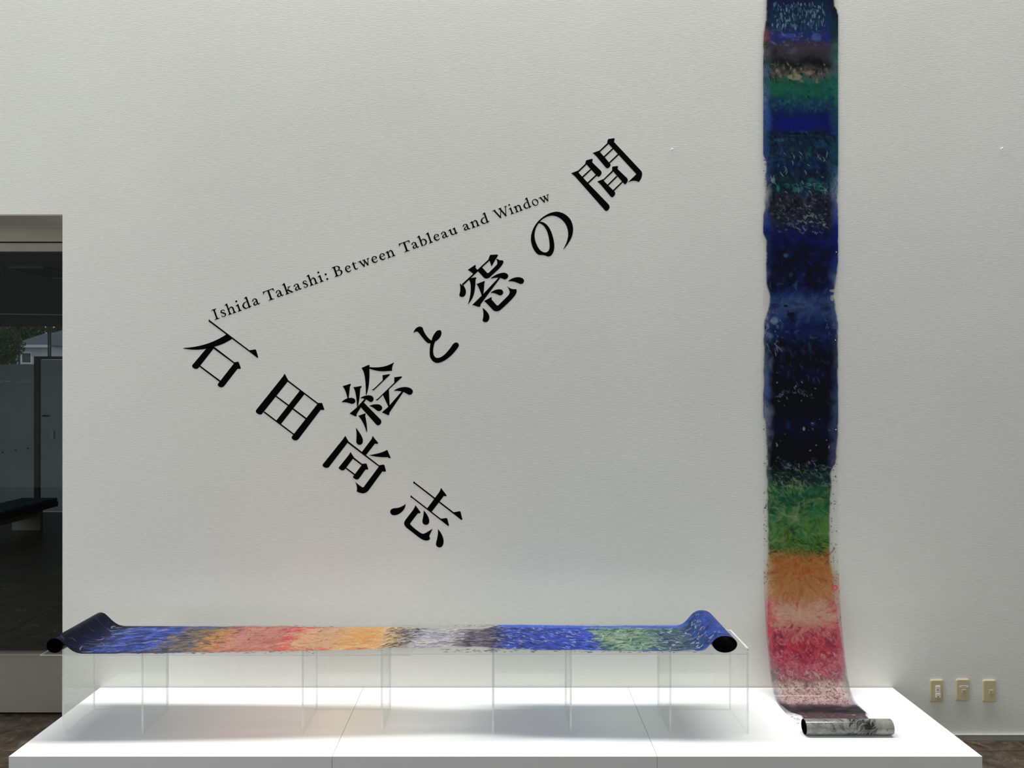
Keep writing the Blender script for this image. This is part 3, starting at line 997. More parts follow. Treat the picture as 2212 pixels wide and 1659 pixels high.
    p.blob(1268, X(1800), 6.5, .047, (186, 44, 62), .95, .25, .05, cover=.8); p.blob(1268, X(1800), 4, .028, (214, 118, 124), .8, .4, .1)
    p.blob(1232, X(1738), 11, .14, (148, 74, 34), .6, .8); p.blob(1328, X(1728), 18, .3, (196, 152, 130), .7, .6); p.blob(1280, X(1705), 10, .08, (158, 92, 56), .5, .8)
    p.blob(1466, X(1722), 14, .05, (70, 56, 62), .75, .8); p.blob(1460, X(1688), 6, .05, (96, 82, 84), .8, .5); p.blob(1440, X(1664), 24, .06, (92, 82, 84), .7, .9)
    p.blob(1436, X(1795), 10, .03, (96, 44, 58), .6); p.blob(1494, X(1772), 8, .06, (84, 70, 76), .7, .7)
    # brush work, top to bottom
    sx = p.strokes
    sx(8, 66, .12, .82, 190, [(96, 146, 166), (70, 116, 146), (150, 180, 196), (40, 80, 110)], (3, 12), (.8, 2.4), 0, .12, .75, .1)
    sx(8, 66, .05, .95, 60, [(8, 16, 34), (10, 30, 46)], (6, 16), (1, 3), 0, .15, .6, .1)
    sx(60, 100, .1, .9, 60, [(80, 100, 170), (20, 36, 110), (110, 124, 176), (60, 50, 70)], (4, 14), (1, 4), 1.3, .5, .5)
    sx(138, 176, .08, .86, 90, [(10, 14, 14), (20, 50, 44), (140, 126, 110), (90, 100, 84), (8, 24, 24), (14, 40, 36)], (5, 18), (1, 4.5), .3, .6, .75)
    sx(165, 240, .0, 1., 160, [(20, 104, 78), (12, 60, 70), (40, 112, 92), (10, 44, 60), (24, 72, 110)], (5, 18), (1.5, 6), .5, .9, .45)
    sx(286, 420, .05, .95, 260, [(12, 30, 50), (22, 66, 88), (10, 22, 62), (26, 84, 78), (40, 66, 120), (6, 14, 24)], (8, 26), (1.5, 6), .2, .5, .5, .4, radial=(270, .5))
    sx(330, 420, .1, .9, 34, [(170, 196, 200), (140, 168, 190)], (6, 18), (.6, 1.4), .3, .5, .8, .3)
    sx(395, 415, .3, .9, 26, [(90, 150, 150), (30, 120, 104)], (8, 22), (1, 3), 1.4, .4, .6, .6)
    sx(418, 500, .1, .86, 330, [(58, 58, 76), (16, 18, 28), (84, 82, 100), (24, 28, 44), (8, 9, 14), (112, 116, 128), (10, 12, 18)], (4, 15), (1, 3.4), .5, .8, .6, .6)
    sx(445, 505, .45, .85, 46, [(150, 166, 172), (180, 190, 192)], (4, 13), (.6, 1.5), 1.2, .6, .75, .7)
    sx(505, 640, .04, .96, 120, [(12, 20, 84), (6, 8, 30), (20, 36, 104)], (10, 34), (4, 14), .4, 1., .3, .3)
    sx(590, 760, .03, .97, 110, [(40, 60, 110), (8, 14, 50), (70, 90, 136), (14, 26, 76)], (8, 26), (2, 8), .2, .8, .35, .5)
    sx(675, 740, .0, .25, 46, [(150, 164, 190), (20, 34, 80), (110, 130, 164)], (4, 12), (.7, 2.2), .7, .7, .6)
    sx(690, 730, .82, 1., 26, [(120, 138, 170), (20, 34, 80)], (4, 14), (.7, 2), .1, .4, .6)
    sx(742, 830, .05, .9, 90, [(26, 44, 100), (14, 22, 60), (40, 60, 110)], (5, 20), (.8, 3), .3, .4, .5, .3)
    sx(745, 770, .06, .3, 12, [(150, 156, 160)], (8, 16), (.6, 1), .5, .2, .8, .1)
    for (ss, vv, rr) in ((850, .42, .22), (975, .45, .26)):
        for k in range(70):
            a = p.rng.uniform(-1.3, 1.3)
            p.stroke(ss - 18 * math.cos(a) * (1 if ss < 900 else -1) + p.rng.normal(0, 3) + 12, vv + rr * math.sin(a) + p.rng.normal(0, .02),
                     a + p.rng.normal(0, .5), p.rng.uniform(3, 10), p.rng.uniform(.6, 1.4), s2l([(70, 96, 150), (190, 196, 204), (40, 66, 120), (110, 130, 170)][k % 4]), p.rng.uniform(.3, .85), .2)
    sx(800, 1010, .05, .95, 26, [(210, 212, 214), (150, 160, 180)], (1.5, 7), (.6, 1.3), .6, .8, .85, .1)
    sx(1005, 1052, .04, .92, 260, [(50, 84, 74), (10, 24, 30), (76, 104, 92), (20, 50, 44), (110, 130, 112), (6, 14, 18), (50, 70, 30)], (5, 20), (.8, 2.6), 1.25, .5, .65, .5)
    sx(1035, 1075, .05, .55, 70, [(110, 148, 92), (140, 164, 110), (26, 70, 46), (70, 116, 70)], (6, 20), (1, 3), .6, .4, .65, .3)
    sx(1055, 1190, .04, .9, 420, [(40, 110, 62), (84, 134, 72), (24, 74, 50), (116, 148, 88), (60, 110, 40), (96, 130, 60), (34, 92, 66)], (7, 26), (1, 5), .2, .4, .42, .5, radial=(1105, .45))
    sx(1060, 1190, .05, .9, 60, [(12, 36, 24), (20, 50, 20)], (4, 16), (.6, 1.8), .5, 1., .7, .7)
    sx(1168, 1200, .05, .88, 120, [(30, 52, 14), (12, 24, 10), (120, 140, 70), (84, 110, 40)], (8, 26), (.8, 2.6), 1.35, .35, .7, .4)
    sx(1185, 1215, .08, .9, 90, [(40, 50, 16), (60, 40, 14), (24, 28, 10)], (4, 15), (.7, 1.8), .1, .6, .7, .4)
    sx(1195, 1300, .06, .88, 240, [(176, 118, 60), (150, 78, 34), (178, 132, 82), (162, 96, 48), (186, 146, 96)], (10, 34), (1.2, 5), .2, .25, .42, .3, radial=(1200, .45))
    sx(1200, 1290, .03, .92, 60, [(110, 50, 18), (90, 44, 20), (60, 40, 20)], (3, 12), (.6, 1.6), .4, .8, .6, .6)
    sx(1288, 1375, .06, .92, 260, [(158, 66, 52), (170, 92, 74), (146, 44, 44), (200, 160, 138), (190, 144, 124)], (6, 24), (.8, 2.4), 0, .14, .65, .2, radial=(1330, .47))
    sx(1300, 1352, .12, .82, 60, [(202, 162, 140), (196, 150, 136)], (10, 34), (2, 6), 0, .12, .5, .1, radial=(1330, .47))
    sx(1295, 1390, .0, .16, 60, [(170, 36, 52), (186, 70, 80), (150, 30, 44)], (6, 18), (1.5, 6), .2, .6, .5)
    sx(1295, 1390, .84, 1., 60, [(160, 40, 48), (176, 70, 76), (140, 30, 40)], (6, 18), (1.5, 6), .2, .6, .5)
    sx(1352, 1410, .08, .92, 260, [(130, 28, 46), (174, 84, 96), (112, 24, 52), (160, 48, 60), (186, 110, 120)], (5, 20), (1, 4), .4, .5, .55, .6, radial=(1400, .5))
    sx(1362, 1400, .08, .2, 40, [(88, 24, 46), (104, 34, 56)], (5, 16), (2, 5), .8, .5, .6)
    sx(1365, 1400, .76, .92, 40, [(88, 24, 50), (104, 34, 60)], (5, 16), (2, 5), -.8, .5, .6)
    sx(1398, 1456, .1, .9, 420, [(118, 22, 48), (178, 92, 110), (140, 46, 66), (188, 116, 128), (104, 18, 40)], (4, 17), (.8, 2.6), .9, 1., .6, .9)
    sx(1438, 1464, .06, .9, 130, [(84, 66, 72), (150, 70, 86), (110, 84, 88), (190, 160, 150)], (5, 18), (1, 3.5), .5, .6, .55, .5)
    sx(1462, 1514, .1, .9, 760, [(70, 56, 60), (120, 80, 90), (40, 34, 38), (216, 184, 184), (150, 110, 120), (100, 60, 70)], (2.5, 7), (1.0, 2.2), .4, 1.2, .85, .3)
    sx(1514, 1554, .0, 1., 60, [(50, 46, 48), (80, 72, 76), (60, 50, 56)], (14, 40), (3, 8), 1.57, .12, .4, .1)
    sx(1550, s_roll, .12, .95, 200, [(150, 136, 140), (60, 50, 54), (190, 178, 180), (84, 70, 76), (40, 34, 38)], (3, 12), (.7, 2.2), 1.2, .6, .6, .3)
    # roll: grey wash with fanned black strokes
    c0 = s_roll + 60
    sx(s_roll + 10, s_end, .06, .66, 420, [(70, 74, 72), (40, 42, 42), (110, 112, 108), (200, 200, 192), (150, 152, 146)], (8, 30), (1, 4), .3, .3, .55, .5)
    sx(s_roll + 2, s_roll + 66, .08, .72, 230, [(60, 64, 62), (34, 36, 36), (100, 102, 98), (206, 206, 198), (150, 152, 146)], (8, 30), (1, 4), .5, .45, .7, .5, radial=(s_roll - 6, .52))
    for k in range(2):
        z0 = s_roll + 84 * k
        p.blob(z0 + 24, .735, 17, .075, (5, 5, 6), 1.0, .4, .3)
        p.blob(z0 + 34, .66, 14, .10, (16, 17, 17), .8, .7)
        p.blob(z0 + 30, .80, 18, .09, (70, 72, 70), .6, .9)
        p.blob(z0 + 22, .915, 2.6, .012, (60, 62, 60), .9, .3, .05)
    sx(s_roll + 4, s_roll + 60, .50, .80, 110, [(6, 6, 7), (20, 21, 21), (40, 42, 42)], (8, 28), (.8, 2.6), .7, .35, .8, .3)
    p.blob(s_roll + 24, .735, 15, .06, (3, 3, 4), 1.0, .5, .3)
    sx(s_roll + 6, s_roll + 50, .56, .84, 16, [(200, 202, 196)], (8, 22), (.4, .9), .7, .3, .8, .2)
    sx(285, 300, .15, .85, 10, [(3, 8, 26)], (20, 46), (1.5, 3), 1.5, .1, .7, .1)
    sx(290, 400, .1, .9, 90, [(4, 10, 22), (8, 16, 40)], (10, 34), (2, 6), .2, .6, .6, .5)
    sx(400, 500, .08, .9, 120, [(6, 7, 14), (12, 12, 24)], (6, 20), (1.2, 4), .5, .8, .65, .6)
    sx(500, 610, .03, .97, 50, [(3, 5, 22), (6, 8, 40)], (16, 44), (6, 16), .8, .9, .45, .4)
    sx(655, 760, .05, .95, 50, [(6, 10, 36), (10, 22, 70)], (14, 40), (5, 14), .5, .9, .5, .5)
    sx(740, 1010, .08, .92, 90, [(2, 3, 8), (4, 4, 14)], (14, 50), (5, 16), .5, .9, .6, .4)
    sx(1060, 1190, .05, .88, 60, [(20, 60, 44), (16, 48, 34), (40, 84, 40)], (14, 40), (3, 9), .3, .7, .45, .6)
    sx(1080, 1170, .1, .85, 50, [(124, 150, 100), (104, 136, 76)], (14, 36), (1.5, 5), .2, .5, .5, .5, radial=(1112, .45))
    sx(1210, 1300, .1, .85, 50, [(130, 62, 26), (150, 84, 40)], (16, 44), (2, 6), .1, .3, .45, .3, radial=(1225, .5))
    sx(1345, 1430, .08, .9, 70, [(116, 20, 40), (96, 18, 40)], (10, 30), (2, 6), .5, .8, .55, .7)
    # flecks that strayed on to the clear margins
    for (a, b, v0, v1, nn, pal) in ((190, 420, .0, .05, 26, [(20, 40, 70)]), (380, 430, .9, 1., 24, [(14, 30, 60)]), (840, 1010, .0, .06, 30, [(10, 20, 40)]), (1050, 1180, .0, .05, 24, [(16, 24, 14)]), (1000, 1220, .9, .995, 36, [(20, 20, 26), (50, 30, 34)]),
                                    (1200, 1350, .9, 1., 34, [(60, 24, 34), (40, 16, 24)]), (1210, 1260, .0, .08, 26, [(40, 40, 20)]), (1552, 1600, .02, .16, 26, [(30, 28, 30)]), (90, 160, .0, .06, 26, [(14, 30, 34)]), (1410, 1500, .02, .98, 60, [(60, 50, 54)])):
        sx(a, b, v0, v1, nn, pal, (1.2, 5), (.7, 1.6), .4, 1., .9, .2, cover=.85)
    # red tendril on the right margin
    for k in range(14):
        t = k / 13
        p.stroke(1182 + 24 * t, X(1799 - 12 * t + 3 * math.sin(6 * t)), .4, 5, 1.4, s2l((168, 44, 48)), .9, 0, cover=.85)
    gain = (np.where(p.s < 1010, 1.12, 1.36) * (1 - 0.42 * smooth((p.s - 1420) / 110)))[:, None, None]
    C = np.clip(p.C * gain, 0.0015, 0.9)
    A = np.clip(p.A, 0, 1)
    w = p.w
    xs = 1.6635 + np.linspace(-FILM_W / 2, FILM_W / 2, w)
    pts = np.zeros((h, w, 3))
    pts[..., 0] = xs[None, :]
    # slight sway of the free edge
    sway = 0.004 * np.sin(np.linspace(0, 9, h))[:, None] * np.linspace(1, 0, w)[None, :] ** 3
    pts[..., 1] = P[:, 0][:, None] - np.where(P[:, 1][:, None] > 0.9, np.abs(sway), 0)
    pts[..., 2] = P[:, 1][:, None]
    root = empty('hanging_film', (1.6635, -0.578, PLINTH_Z), 'tall painted film hanging down the wall, blue black above, green, orange and red below', 'artwork', 'painted films')
    k = int(np.searchsorted(p.s, s_roll))
    m = mat_film('hanging_film_paint', 75, 100, 0.55)
    film_mesh('film_sheet', pts[:k + 1], np.arange(k + 1), C[:k + 1], A[:k + 1], u / PXM, m, root)
    m = mat_film('hanging_roll_paint', 75, 100, 0.45, f0=0.07)
    o = film_mesh('film_roll', pts[k:], np.arange(k, h), C[k:], A[k:], u / PXM, m, root)
    tag(o, 'grey and black rolled foot of the film')
    return root


GAIN_S = 0.66


# ---- film laid along the acrylic sheets ----------------------------------------------------------
def laid_film():
    u = 1.15
    pm = 434.9                                   # photo pixels per metre along the middle of the strip
    zf = ZL + SHEET_T + 0.0008
    zr = zf + SHEET_T
    prof = []
    c = (-2.090, 0.7395); rx, rz = 0.0385, 0.0345
    turns = 2.3
    sp = []
    for i in range(0, 200):
        th = i / 199 * 2 * math.pi * turns      # from the top, over the left side and round
        k = 1 - 0.035 * th / (2 * math.pi)
        sp.append((c[0] - rx * k * math.sin(th), c[1] + rz * k * math.cos(th)))
    prof += sp[::-1]
    nl = len(prof) - 1
    # off the roll and down in an S to the sheet
    ph = math.radians(42)
    def bez(a, b, c_, d_, n):
        return [tuple((1 - t) ** 3 * a[j] + 3 * t * (1 - t) ** 2 * b[j] + 3 * t * t * (1 - t) * c_[j] + t ** 3 * d_[j] for j in (0, 1)) for t in [k / n for k in range(1, n + 1)]]
    for i in range(1, 13):
        a = ph * i / 12
        prof.append((c[0] + rx * math.sin(a), c[1] + rz * math.cos(a)))
    tx, tz = rx * math.cos(ph), -rz * math.sin(ph)
    tl = math.hypot(tx, tz)
    e = prof[-1]
    prof += bez(e, (e[0] + tx / tl * .036, e[1] + tz / tl * .036), (-2.012, zf), (-1.955, zf), 18)
    mid = [(-1.8, zf), (-1.3, zf), (-0.70, zf), (-0.60, zf + .001), (-0.555, zr + .0006), (-0.40, zr), (0.2, zr), (0.8, zr), (0.918, zr)]
    prof += mid
    c2 = (1.056, zr + 0.0395 - 0.0004); rx2, rz2 = 0.058, 0.0395
    ph = math.radians(48)
    tx, tz = rx2 * math.cos(ph), rz2 * math.sin(ph)
    tl = math.hypot(tx, tz)
    e = (c2[0] - rx2 * math.sin(ph), c2[1] + rz2 * math.cos(ph))
    prof += bez(prof[-1], (0.972, zr), (e[0] - tx / tl * .038, e[1] - tz / tl * .038), e, 18)
    for i in range(1, 13):
        a = ph * (1 - i / 12)
        prof.append((c2[0] - rx2 * math.sin(a), c2[1] + rz2 * math.cos(a)))
    nr = len(prof) - 1
    for i in range(1, 240):
        th = i / 239 * 2 * math.pi * 2.2
        k = 1 - 0.028 * th / (2 * math.pi)
        prof.append((c2[0] + rx2 * k * math.sin(th), c2[1] + rz2 * k * math.cos(th)))
    P, t, d = resample(prof, u / pm)
    # s = photo x of that point if the film were stretched flat
    i_ref = nl + 31
    s_ref = VX + prof[i_ref][0] * pm
    s0 = s_ref - d[i_ref] * pm
    h = len(P)
    p = Paint(s0, s0 + 10, FILM_W * pm, u, 23)
    p.wmul, p.amul = 2.5, 1.3
    p.h = h; p.s = s0 + np.arange(h) * u
    p.C = np.zeros((h, p.w, 3)); p.A = np.ones((h, p.w))
    N = None
    nav = (20, 25, 56)
    # v = 0 at the front edge, 1 at the wall side
    K = [(s0, (4, 4, 10)), (100, (6, 7, 16)), (150, (10, 12, 28)), (190, (13, 16, 38)), (222, (18, 25, 60), (10, 11, 22), (13, 16, 36)),
         (246, (32, 50, 124), (24, 30, 66), (24, 28, 52)), (280, (46, 72, 166), (22, 26, 56), (34, 40, 66)), (330, (44, 70, 170), (30, 36, 66), (46, 54, 84)),
         (362, (56, 76, 150), (34, 48, 84), (50, 76, 148)), (384, (96, 98, 112), (52, 76, 124), (58, 88, 150)), (410, (118, 104, 88), (56, 80, 124), (60, 88, 144)),
         (440, (146, 116, 82), (70, 84, 110), (70, 92, 134)), (462, (190, 134, 78), (110, 90, 84), (90, 96, 112)), (484, (200, 130, 92), (180, 120, 106), (130, 110, 104)),
         (508, (198, 130, 110), (190, 116, 104), (180, 128, 116)), (560, (192, 118, 104), (198, 104, 88), (192, 130, 116)), (606, (190, 108, 98), (204, 96, 84), (186, 110, 100)),
         (628, (214, 86, 78), (208, 96, 82), (206, 72, 76)), (646, (236, 168, 124), (214, 120, 96), (200, 84, 80)), (690, (228, 178, 134), (206, 116, 92), (208, 128, 104)),
         (724, (222, 170, 118), (200, 108, 84), (222, 146, 100)), (752, (240, 168, 92), (206, 108, 74), (240, 168, 90)), (800, (246, 168, 82), (232, 170, 100), (248, 190, 110)),
         (828, (240, 184, 120), (240, 206, 150), (250, 204, 130)), (850, (190, 176, 150), (238, 220, 186), (244, 204, 140)), (876, (120, 120, 128), (236, 220, 190), (214, 190, 130)),
         (900, (132, 134, 154), (240, 230, 220), (200, 190, 160)), (940, (160, 158, 174), (244, 238, 236), (212, 208, 210)), (984, (206, 198, 204), (240, 236, 236), (220, 214, 216)),
         (1006, (120, 114, 126), (200, 196, 200), (150, 146, 156)), (1056, (98, 92, 112), (170, 168, 172), (120, 116, 130)), (1072, (58, 62, 96), (90, 90, 106), (60, 80, 140)),
         (1092, (42, 56, 140), (38, 46, 100), (66, 100, 200)), (1150, (44, 60, 148), (34, 54, 130), (66, 98, 206)), (1210, (44, 64, 170), (42, 62, 160), (58, 92, 206)),
         (1262, (44, 70, 186), (40, 62, 170), (60, 96, 200)), (1284, (46, 76, 146), (40, 70, 160), (62, 94, 190)), (1306, (86, 124, 112), (50, 78, 150), (56, 84, 164)),
         (1350, (126, 160, 124), (60, 84, 130), (64, 90, 150)), (1396, (100, 136, 114), (40, 62, 150), (58, 84, 160)), (1430, (54, 80, 112), (40, 64, 160), (70, 100, 170)),
         (1466, (66, 88, 98), (44, 66, 150), (60, 92, 170)), (1496, (46, 72, 118), (60, 86, 168), (50, 80, 150)), (1560, (44, 70, 152), (42, 66, 140), (50, 78, 150)),
         (1606, (42, 64, 140), (34, 52, 112), (40, 60, 120)), (1640, (26, 36, 78)), (1672, (8, 9, 20)), (s0 + h * u + 1, (5, 5, 10))]
    p.ground(K, 15, 60)
    p.edges([(s0, -.05, -.05, .99), (230, -.05, -.05, .97), (300, .0, -.02, .95), (480, .02, .0, .93), (560, .05, .02, .9), (700, .09, .03, .88), (800, .12, .02, .84), (860, .13, .06, .8),
             (960, .16, .14, .78), (1040, .17, .15, .85), (1080, .10, .0, .95), (1300, .05, .0, .93), (1480, .04, .0, .95), (1530, -.04, -.04, .98), (1700, -.05, -.05, .99)],
            rag=.03, soft=.04, cell=40)
    sx = p.strokes
    H = math.pi / 2
    sx(205, 268, .1, .95, 130, [(100, 114, 156), (180, 190, 208), (30, 40, 92), (40, 52, 100), (10, 12, 30)], (8, 28), (.4, 1.2), .6, .7, .6, .6)
    sx(230, 380, .04, .95, 330, [(58, 88, 190), (30, 44, 110), (90, 116, 200), (40, 66, 168), (130, 150, 206), (20, 24, 44)], (10, 36), (1, 4), .28, .3, .6, .3)
    sx(290, 350, .3, .6, 16, [(30, 26, 40)], (14, 34), (2, 5), .1, .15, .8, .2)
    sx(360, 470, .06, .95, 260, [(110, 96, 80), (70, 62, 58), (150, 120, 80), (60, 84, 130), (176, 134, 84), (40, 44, 54)], (9, 34), (1, 4), .25, .35, .6, .4)
    sx(440, 496, .15, .85, 110, [(222, 150, 76), (238, 176, 100), (170, 110, 60), (90, 70, 60)], (7, 24), (1, 3.2), .35, .45, .65, .5)
    sx(480, 640, .04, .96, 260, [(206, 138, 118), (178, 104, 94), (216, 160, 140), (200, 96, 84), (160, 96, 92)], (14, 50), (2, 7), .3, .3, .4, .3)
    sx(470, 640, .0, .95, 60, [(70, 40, 44), (50, 40, 60), (110, 50, 44)], (4, 16), (.8, 2), .3, .4, .7, .4)
    sx(612, 660, .15, .95, 80, [(218, 58, 66), (230, 90, 84), (246, 196, 160), (200, 60, 60)], (10, 32), (1.5, 5), .5, .3, .6, .3)
    sx(640, 770, .1, .9, 200, [(244, 190, 140), (226, 160, 110), (240, 200, 160), (214, 130, 90)], (8, 34), (1.4, 5), .35, .35, .45, .4)
    sx(650, 770, .1, .85, 40, [(90, 60, 46), (120, 70, 50), (170, 70, 50)], (4, 12), (1, 3), .5, .5, .8, .4)
    sx(640, 800, .02, .2, 120, [(214, 84, 66), (200, 70, 60), (226, 120, 84)], (8, 30), (1.5, 4.5), .15, .2, .55, .2)
    sx(735, 860, .1, .97, 240, [(250, 170, 70), (252, 190, 100), (236, 146, 66), (254, 216, 150)], (12, 46), (1.6, 6), .3, .25, .5, .3)
    sx(830, 930, .15, .9, 190, [(70, 70, 84), (100, 100, 116), (40, 38, 44), (110, 96, 70), (250, 236, 200), (60, 58, 50)], (7, 26), (1, 3.4), .3, .5, .7, .5)
    sx(826, 900, .08, .9, 90, [(255, 228, 170), (255, 240, 214), (250, 200, 120)], (8, 26), (1, 3.2), .4, .4, .65, .4)
    sx(890, 1010, .1, .9, 240, [(246, 240, 240), (226, 214, 222), (130, 130, 152), (96, 98, 124), (190, 184, 200)], (10, 40), (1.2, 4.5), .2, .35, .62, .5)
    sx(985, 1078, .12, .88, 260, [(70, 64, 82), (50, 46, 58), (126, 118, 136), (34, 32, 40), (150, 142, 156)], (8, 34), (.9, 3), .1, .3, .65, .4)
    sx(1064, 1130, .1, .93, 150, [(34, 40, 84), (90, 116, 196), (30, 44, 120), (150, 174, 220), (24, 26, 50)], (7, 24), (.9, 3), -.35, .35, .6, .4)
    sx(1090, 1290, .06, .92, 420, [(34, 46, 124), (60, 84, 184), (40, 60, 176), (90, 116, 206), (28, 40, 100), (48, 74, 196)], (9, 34), (1, 4), -.35, .4, .55, .4)
    sx(1076, 1290, .1, .9, 120, [(176, 200, 232), (130, 160, 220), (206, 222, 240)], (5, 18), (.7, 1.6), -.5, .5, .7, .5)
    sx(1284, 1420, .12, .9, 330, [(136, 172, 130), (160, 190, 146), (84, 116, 100), (50, 80, 110), (110, 150, 116), (36, 56, 84)], (9, 32), (1, 4), .3, .5, .6, .4)
    sx(1290, 1400, .2, .8, 30, [(212, 234, 210), (226, 240, 226)], (8, 22), (.9, 2), .4, .4, .8, .3)
    sx(1400, 1500, .06, .92, 260, [(60, 92, 110), (96, 124, 110), (36, 56, 120), (44, 66, 90), (120, 146, 126), (30, 44, 76)], (8, 30), (1, 3.6), .3, .5, .6, .4)
    sx(1400, 1540, .06, .95, 60, [(190, 210, 226), (230, 240, 244)], (5, 18), (.8, 1.8), -.2, .7, .75, .5)
    sx(1490, 1570, .04, .96, 140, [(50, 78, 166), (36, 54, 120), (70, 98, 180), (28, 40, 90)], (10, 34), (2, 6), .2, .6, .45, .4)
    # darker combed marks that give the wash its grain
    sx(130, 300, .02, .98, 80, [(6, 7, 16), (34, 44, 80), (22, 28, 60), (90, 102, 136)], (12, 40), (.4, 1.2), .55, .5, .5, .5)
    sx(228, 400, .02, .98, 110, [(14, 16, 34), (20, 24, 50)], (14, 46), (1, 3), .26, .25, .6, .3)
    sx(360, 500, .02, .98, 90, [(34, 34, 44), (24, 30, 60), (60, 44, 30)], (10, 36), (.8, 2.4), .3, .35, .65, .4)
    sx(500, 800, .03, .97, 90, [(150, 70, 60), (120, 62, 50), (176, 96, 60)], (14, 50), (.7, 2), .28, .25, .5, .3)
    sx(836, 900, .2, .92, 90, [(40, 38, 46), (58, 56, 70), (30, 28, 26)], (8, 28), (.9, 2.8), .45, .5, .8, .5)
    sx(900, 1000, .12, .88, 70, [(255, 250, 248), (70, 72, 96)], (14, 44), (1, 3), .15, .35, .7, .5)
    sx(985, 1078, .14, .86, 130, [(24, 22, 28), (40, 36, 46)], (12, 40), (.7, 1.8), .1, .3, .85, .4)
    sx(1070, 1300, .05, .9, 190, [(18, 24, 66), (24, 32, 90), (14, 18, 44)], (10, 34), (.9, 2.6), -.35, .45, .65, .5)
    sx(1290, 1520, .06, .92, 160, [(20, 40, 48), (18, 28, 66), (34, 56, 50)], (9, 32), (.9, 2.6), .3, .6, .65, .5)
    sx(1340, 1560, .1, .9, 40, [(214, 230, 236), (190, 214, 226)], (7, 22), (.6, 1.2), -.3, .8, .85, .6)
    for (a, b, pal) in ((300, 700, [(40, 40, 60), (120, 50, 50)]), (960, 1080, [(40, 36, 44)]), (1080, 1500, [(24, 40, 110)])):
        sx(a, b, .0, .12, 60, pal, (3, 14), (.8, 2), .1, .3, .8, .2, cover=.8)
        sx(a, b, .92, 1., 36, pal, (3, 12), (.8, 2), .1, .3, .7, .2, cover=.7)
    # the glow of the far edge, painted in as an even band of blue
    m = smooth((p.v - .86) / .06)[None, :] * smooth((p.s - 1078) / 14)[:, None] * (1 - smooth((p.s - 1470) / 50))[:, None] * .75
    p.C = p.C * (1 - m[..., None]) + s2l((66, 104, 214)) * m[..., None]
    C = np.clip(p.C * GAIN_S, 0.0015, 0.92)
    A = np.clip(p.A, 0, 1)
    ys = -0.650 + np.linspace(0, FILM_W, p.w)
    pts = np.zeros((h, p.w, 3))
    pts[..., 0] = P[:, 0][:, None]
    pts[..., 1] = ys[None, :]
    # the film ripples a little where it lies flat
    flat = smooth((P[:, 0] + 1.9) / .2) * (1 - smooth((P[:, 0] - .75) / .15)) * (P[:, 1] < 0.72)
    rip = np.maximum(0, np.sin(P[:, 0] * 5.2 + 1.3)) ** 2 * 0.004
    pts[..., 2] = P[:, 1][:, None] + (flat * rip)[:, None] * np.linspace(0.3, 1, p.w)[None, :]
    root = empty('laid_film', (-0.5, -0.44, ZL + SHEET_T), 'long painted film lying on clear sheets above the plinth, both ends rolled up', 'artwork', 'painted films')
    m = mat_film('laid_film_paint', 50, 42, 0.62)
    ia = int(d[nl] / (u / pm)); ib = int(d[nr] / (u / pm))
    rows = np.arange(h)
    o = film_mesh('film_roll', pts[:ia + 1], rows[:ia + 1], C[:ia + 1], A[:ia + 1], u / pm, m, root)
    tag(o, 'navy rolled left end')
    film_mesh('film_sheet', pts[ia:ib + 1], rows[ia:ib + 1], C[ia:ib + 1], A[ia:ib + 1], u / pm, m, root)
    o = film_mesh('film_roll', pts[ib:], rows[ib:], C[ib:], A[ib:], u / pm, m, root)
    tag(o, 'blue rolled right end, wide and open')
    return root


hanging_film()
laid_film()

# ------------------------------------------------------------------ lettering on the wall
VF, VB = -0.0007, -0.0001      # front and back of the cut vinyl


def parse_path(d):
    tk = d.replace('M', ' M ').replace('L', ' L ').replace('Q', ' Q ').replace('C', ' C ').replace('Z', ' Z ').split()
    loops, cur, i, cmd = [], [], 0, None
    pos = None
    while i < len(tk):
        if tk[i] in 'MLQCZ':
            cmd = tk[i]; i += 1
            if cmd == 'Z':
                loops.append(cur); cur = []
                continue
        if cmd in 'ML':
            pos = (float(tk[i]), float(tk[i + 1])); i += 2
            cur.append(pos)
            if cmd == 'M': cmd = 'L'
        elif cmd == 'Q':
            a = [float(v) for v in tk[i:i + 4]]; i += 4
            for k in range(1, 9):
                t = k / 8
                cur.append(tuple((1 - t) ** 2 * pos[j] + 2 * t * (1 - t) * a[j] + t * t * a[2 + j] for j in (0, 1)))
            pos = (a[2], a[3])
        elif cmd == 'C':
            a = [float(v) for v in tk[i:i + 6]]; i += 6
            for k in range(1, 13):
                t = k / 12
                cur.append(tuple((1 - t) ** 3 * pos[j] + 3 * t * (1 - t) ** 2 * a[j] + 3 * t * t * (1 - t) * a[2 + j] + t ** 3 * a[4 + j] for j in (0, 1)))
            pos = (a[4], a[5])
    return loops


def add_loops(bm, loops):
    """loops of world (x, z): first the outline, then holes; a thin solid plate"""
    cl = []
    for lp in loops:
        o = [lp[0]]
        for q in lp[1:]:
            if math.hypot(q[0] - o[-1][0], q[1] - o[-1][1]) > 1e-5: o.append(q)
        if math.hypot(o[0][0] - o[-1][0], o[0][1] - o[-1][1]) < 1e-5: o.pop()
        cl.append(o)
    tris = tessellate_polygon([[Vector((q[0], q[1], 0)) for q in lp] for lp in cl])
    flat = [q for lp in cl for q in lp]
    fr = [bm.verts.new((q[0], VF, q[1])) for q in flat]
    bk = [bm.verts.new((q[0], VB, q[1])) for q in flat]
    for t in tris:
        try:
            bm.faces.new([fr[k] for k in t])
        except ValueError:
            pass
    b = 0
    for lp in cl:
        n = len(lp)
        for k in range(n):
            bm.faces.new((fr[b + k], fr[b + (k + 1) % n], bk[b + (k + 1) % n], bk[b + k]))
        b += n


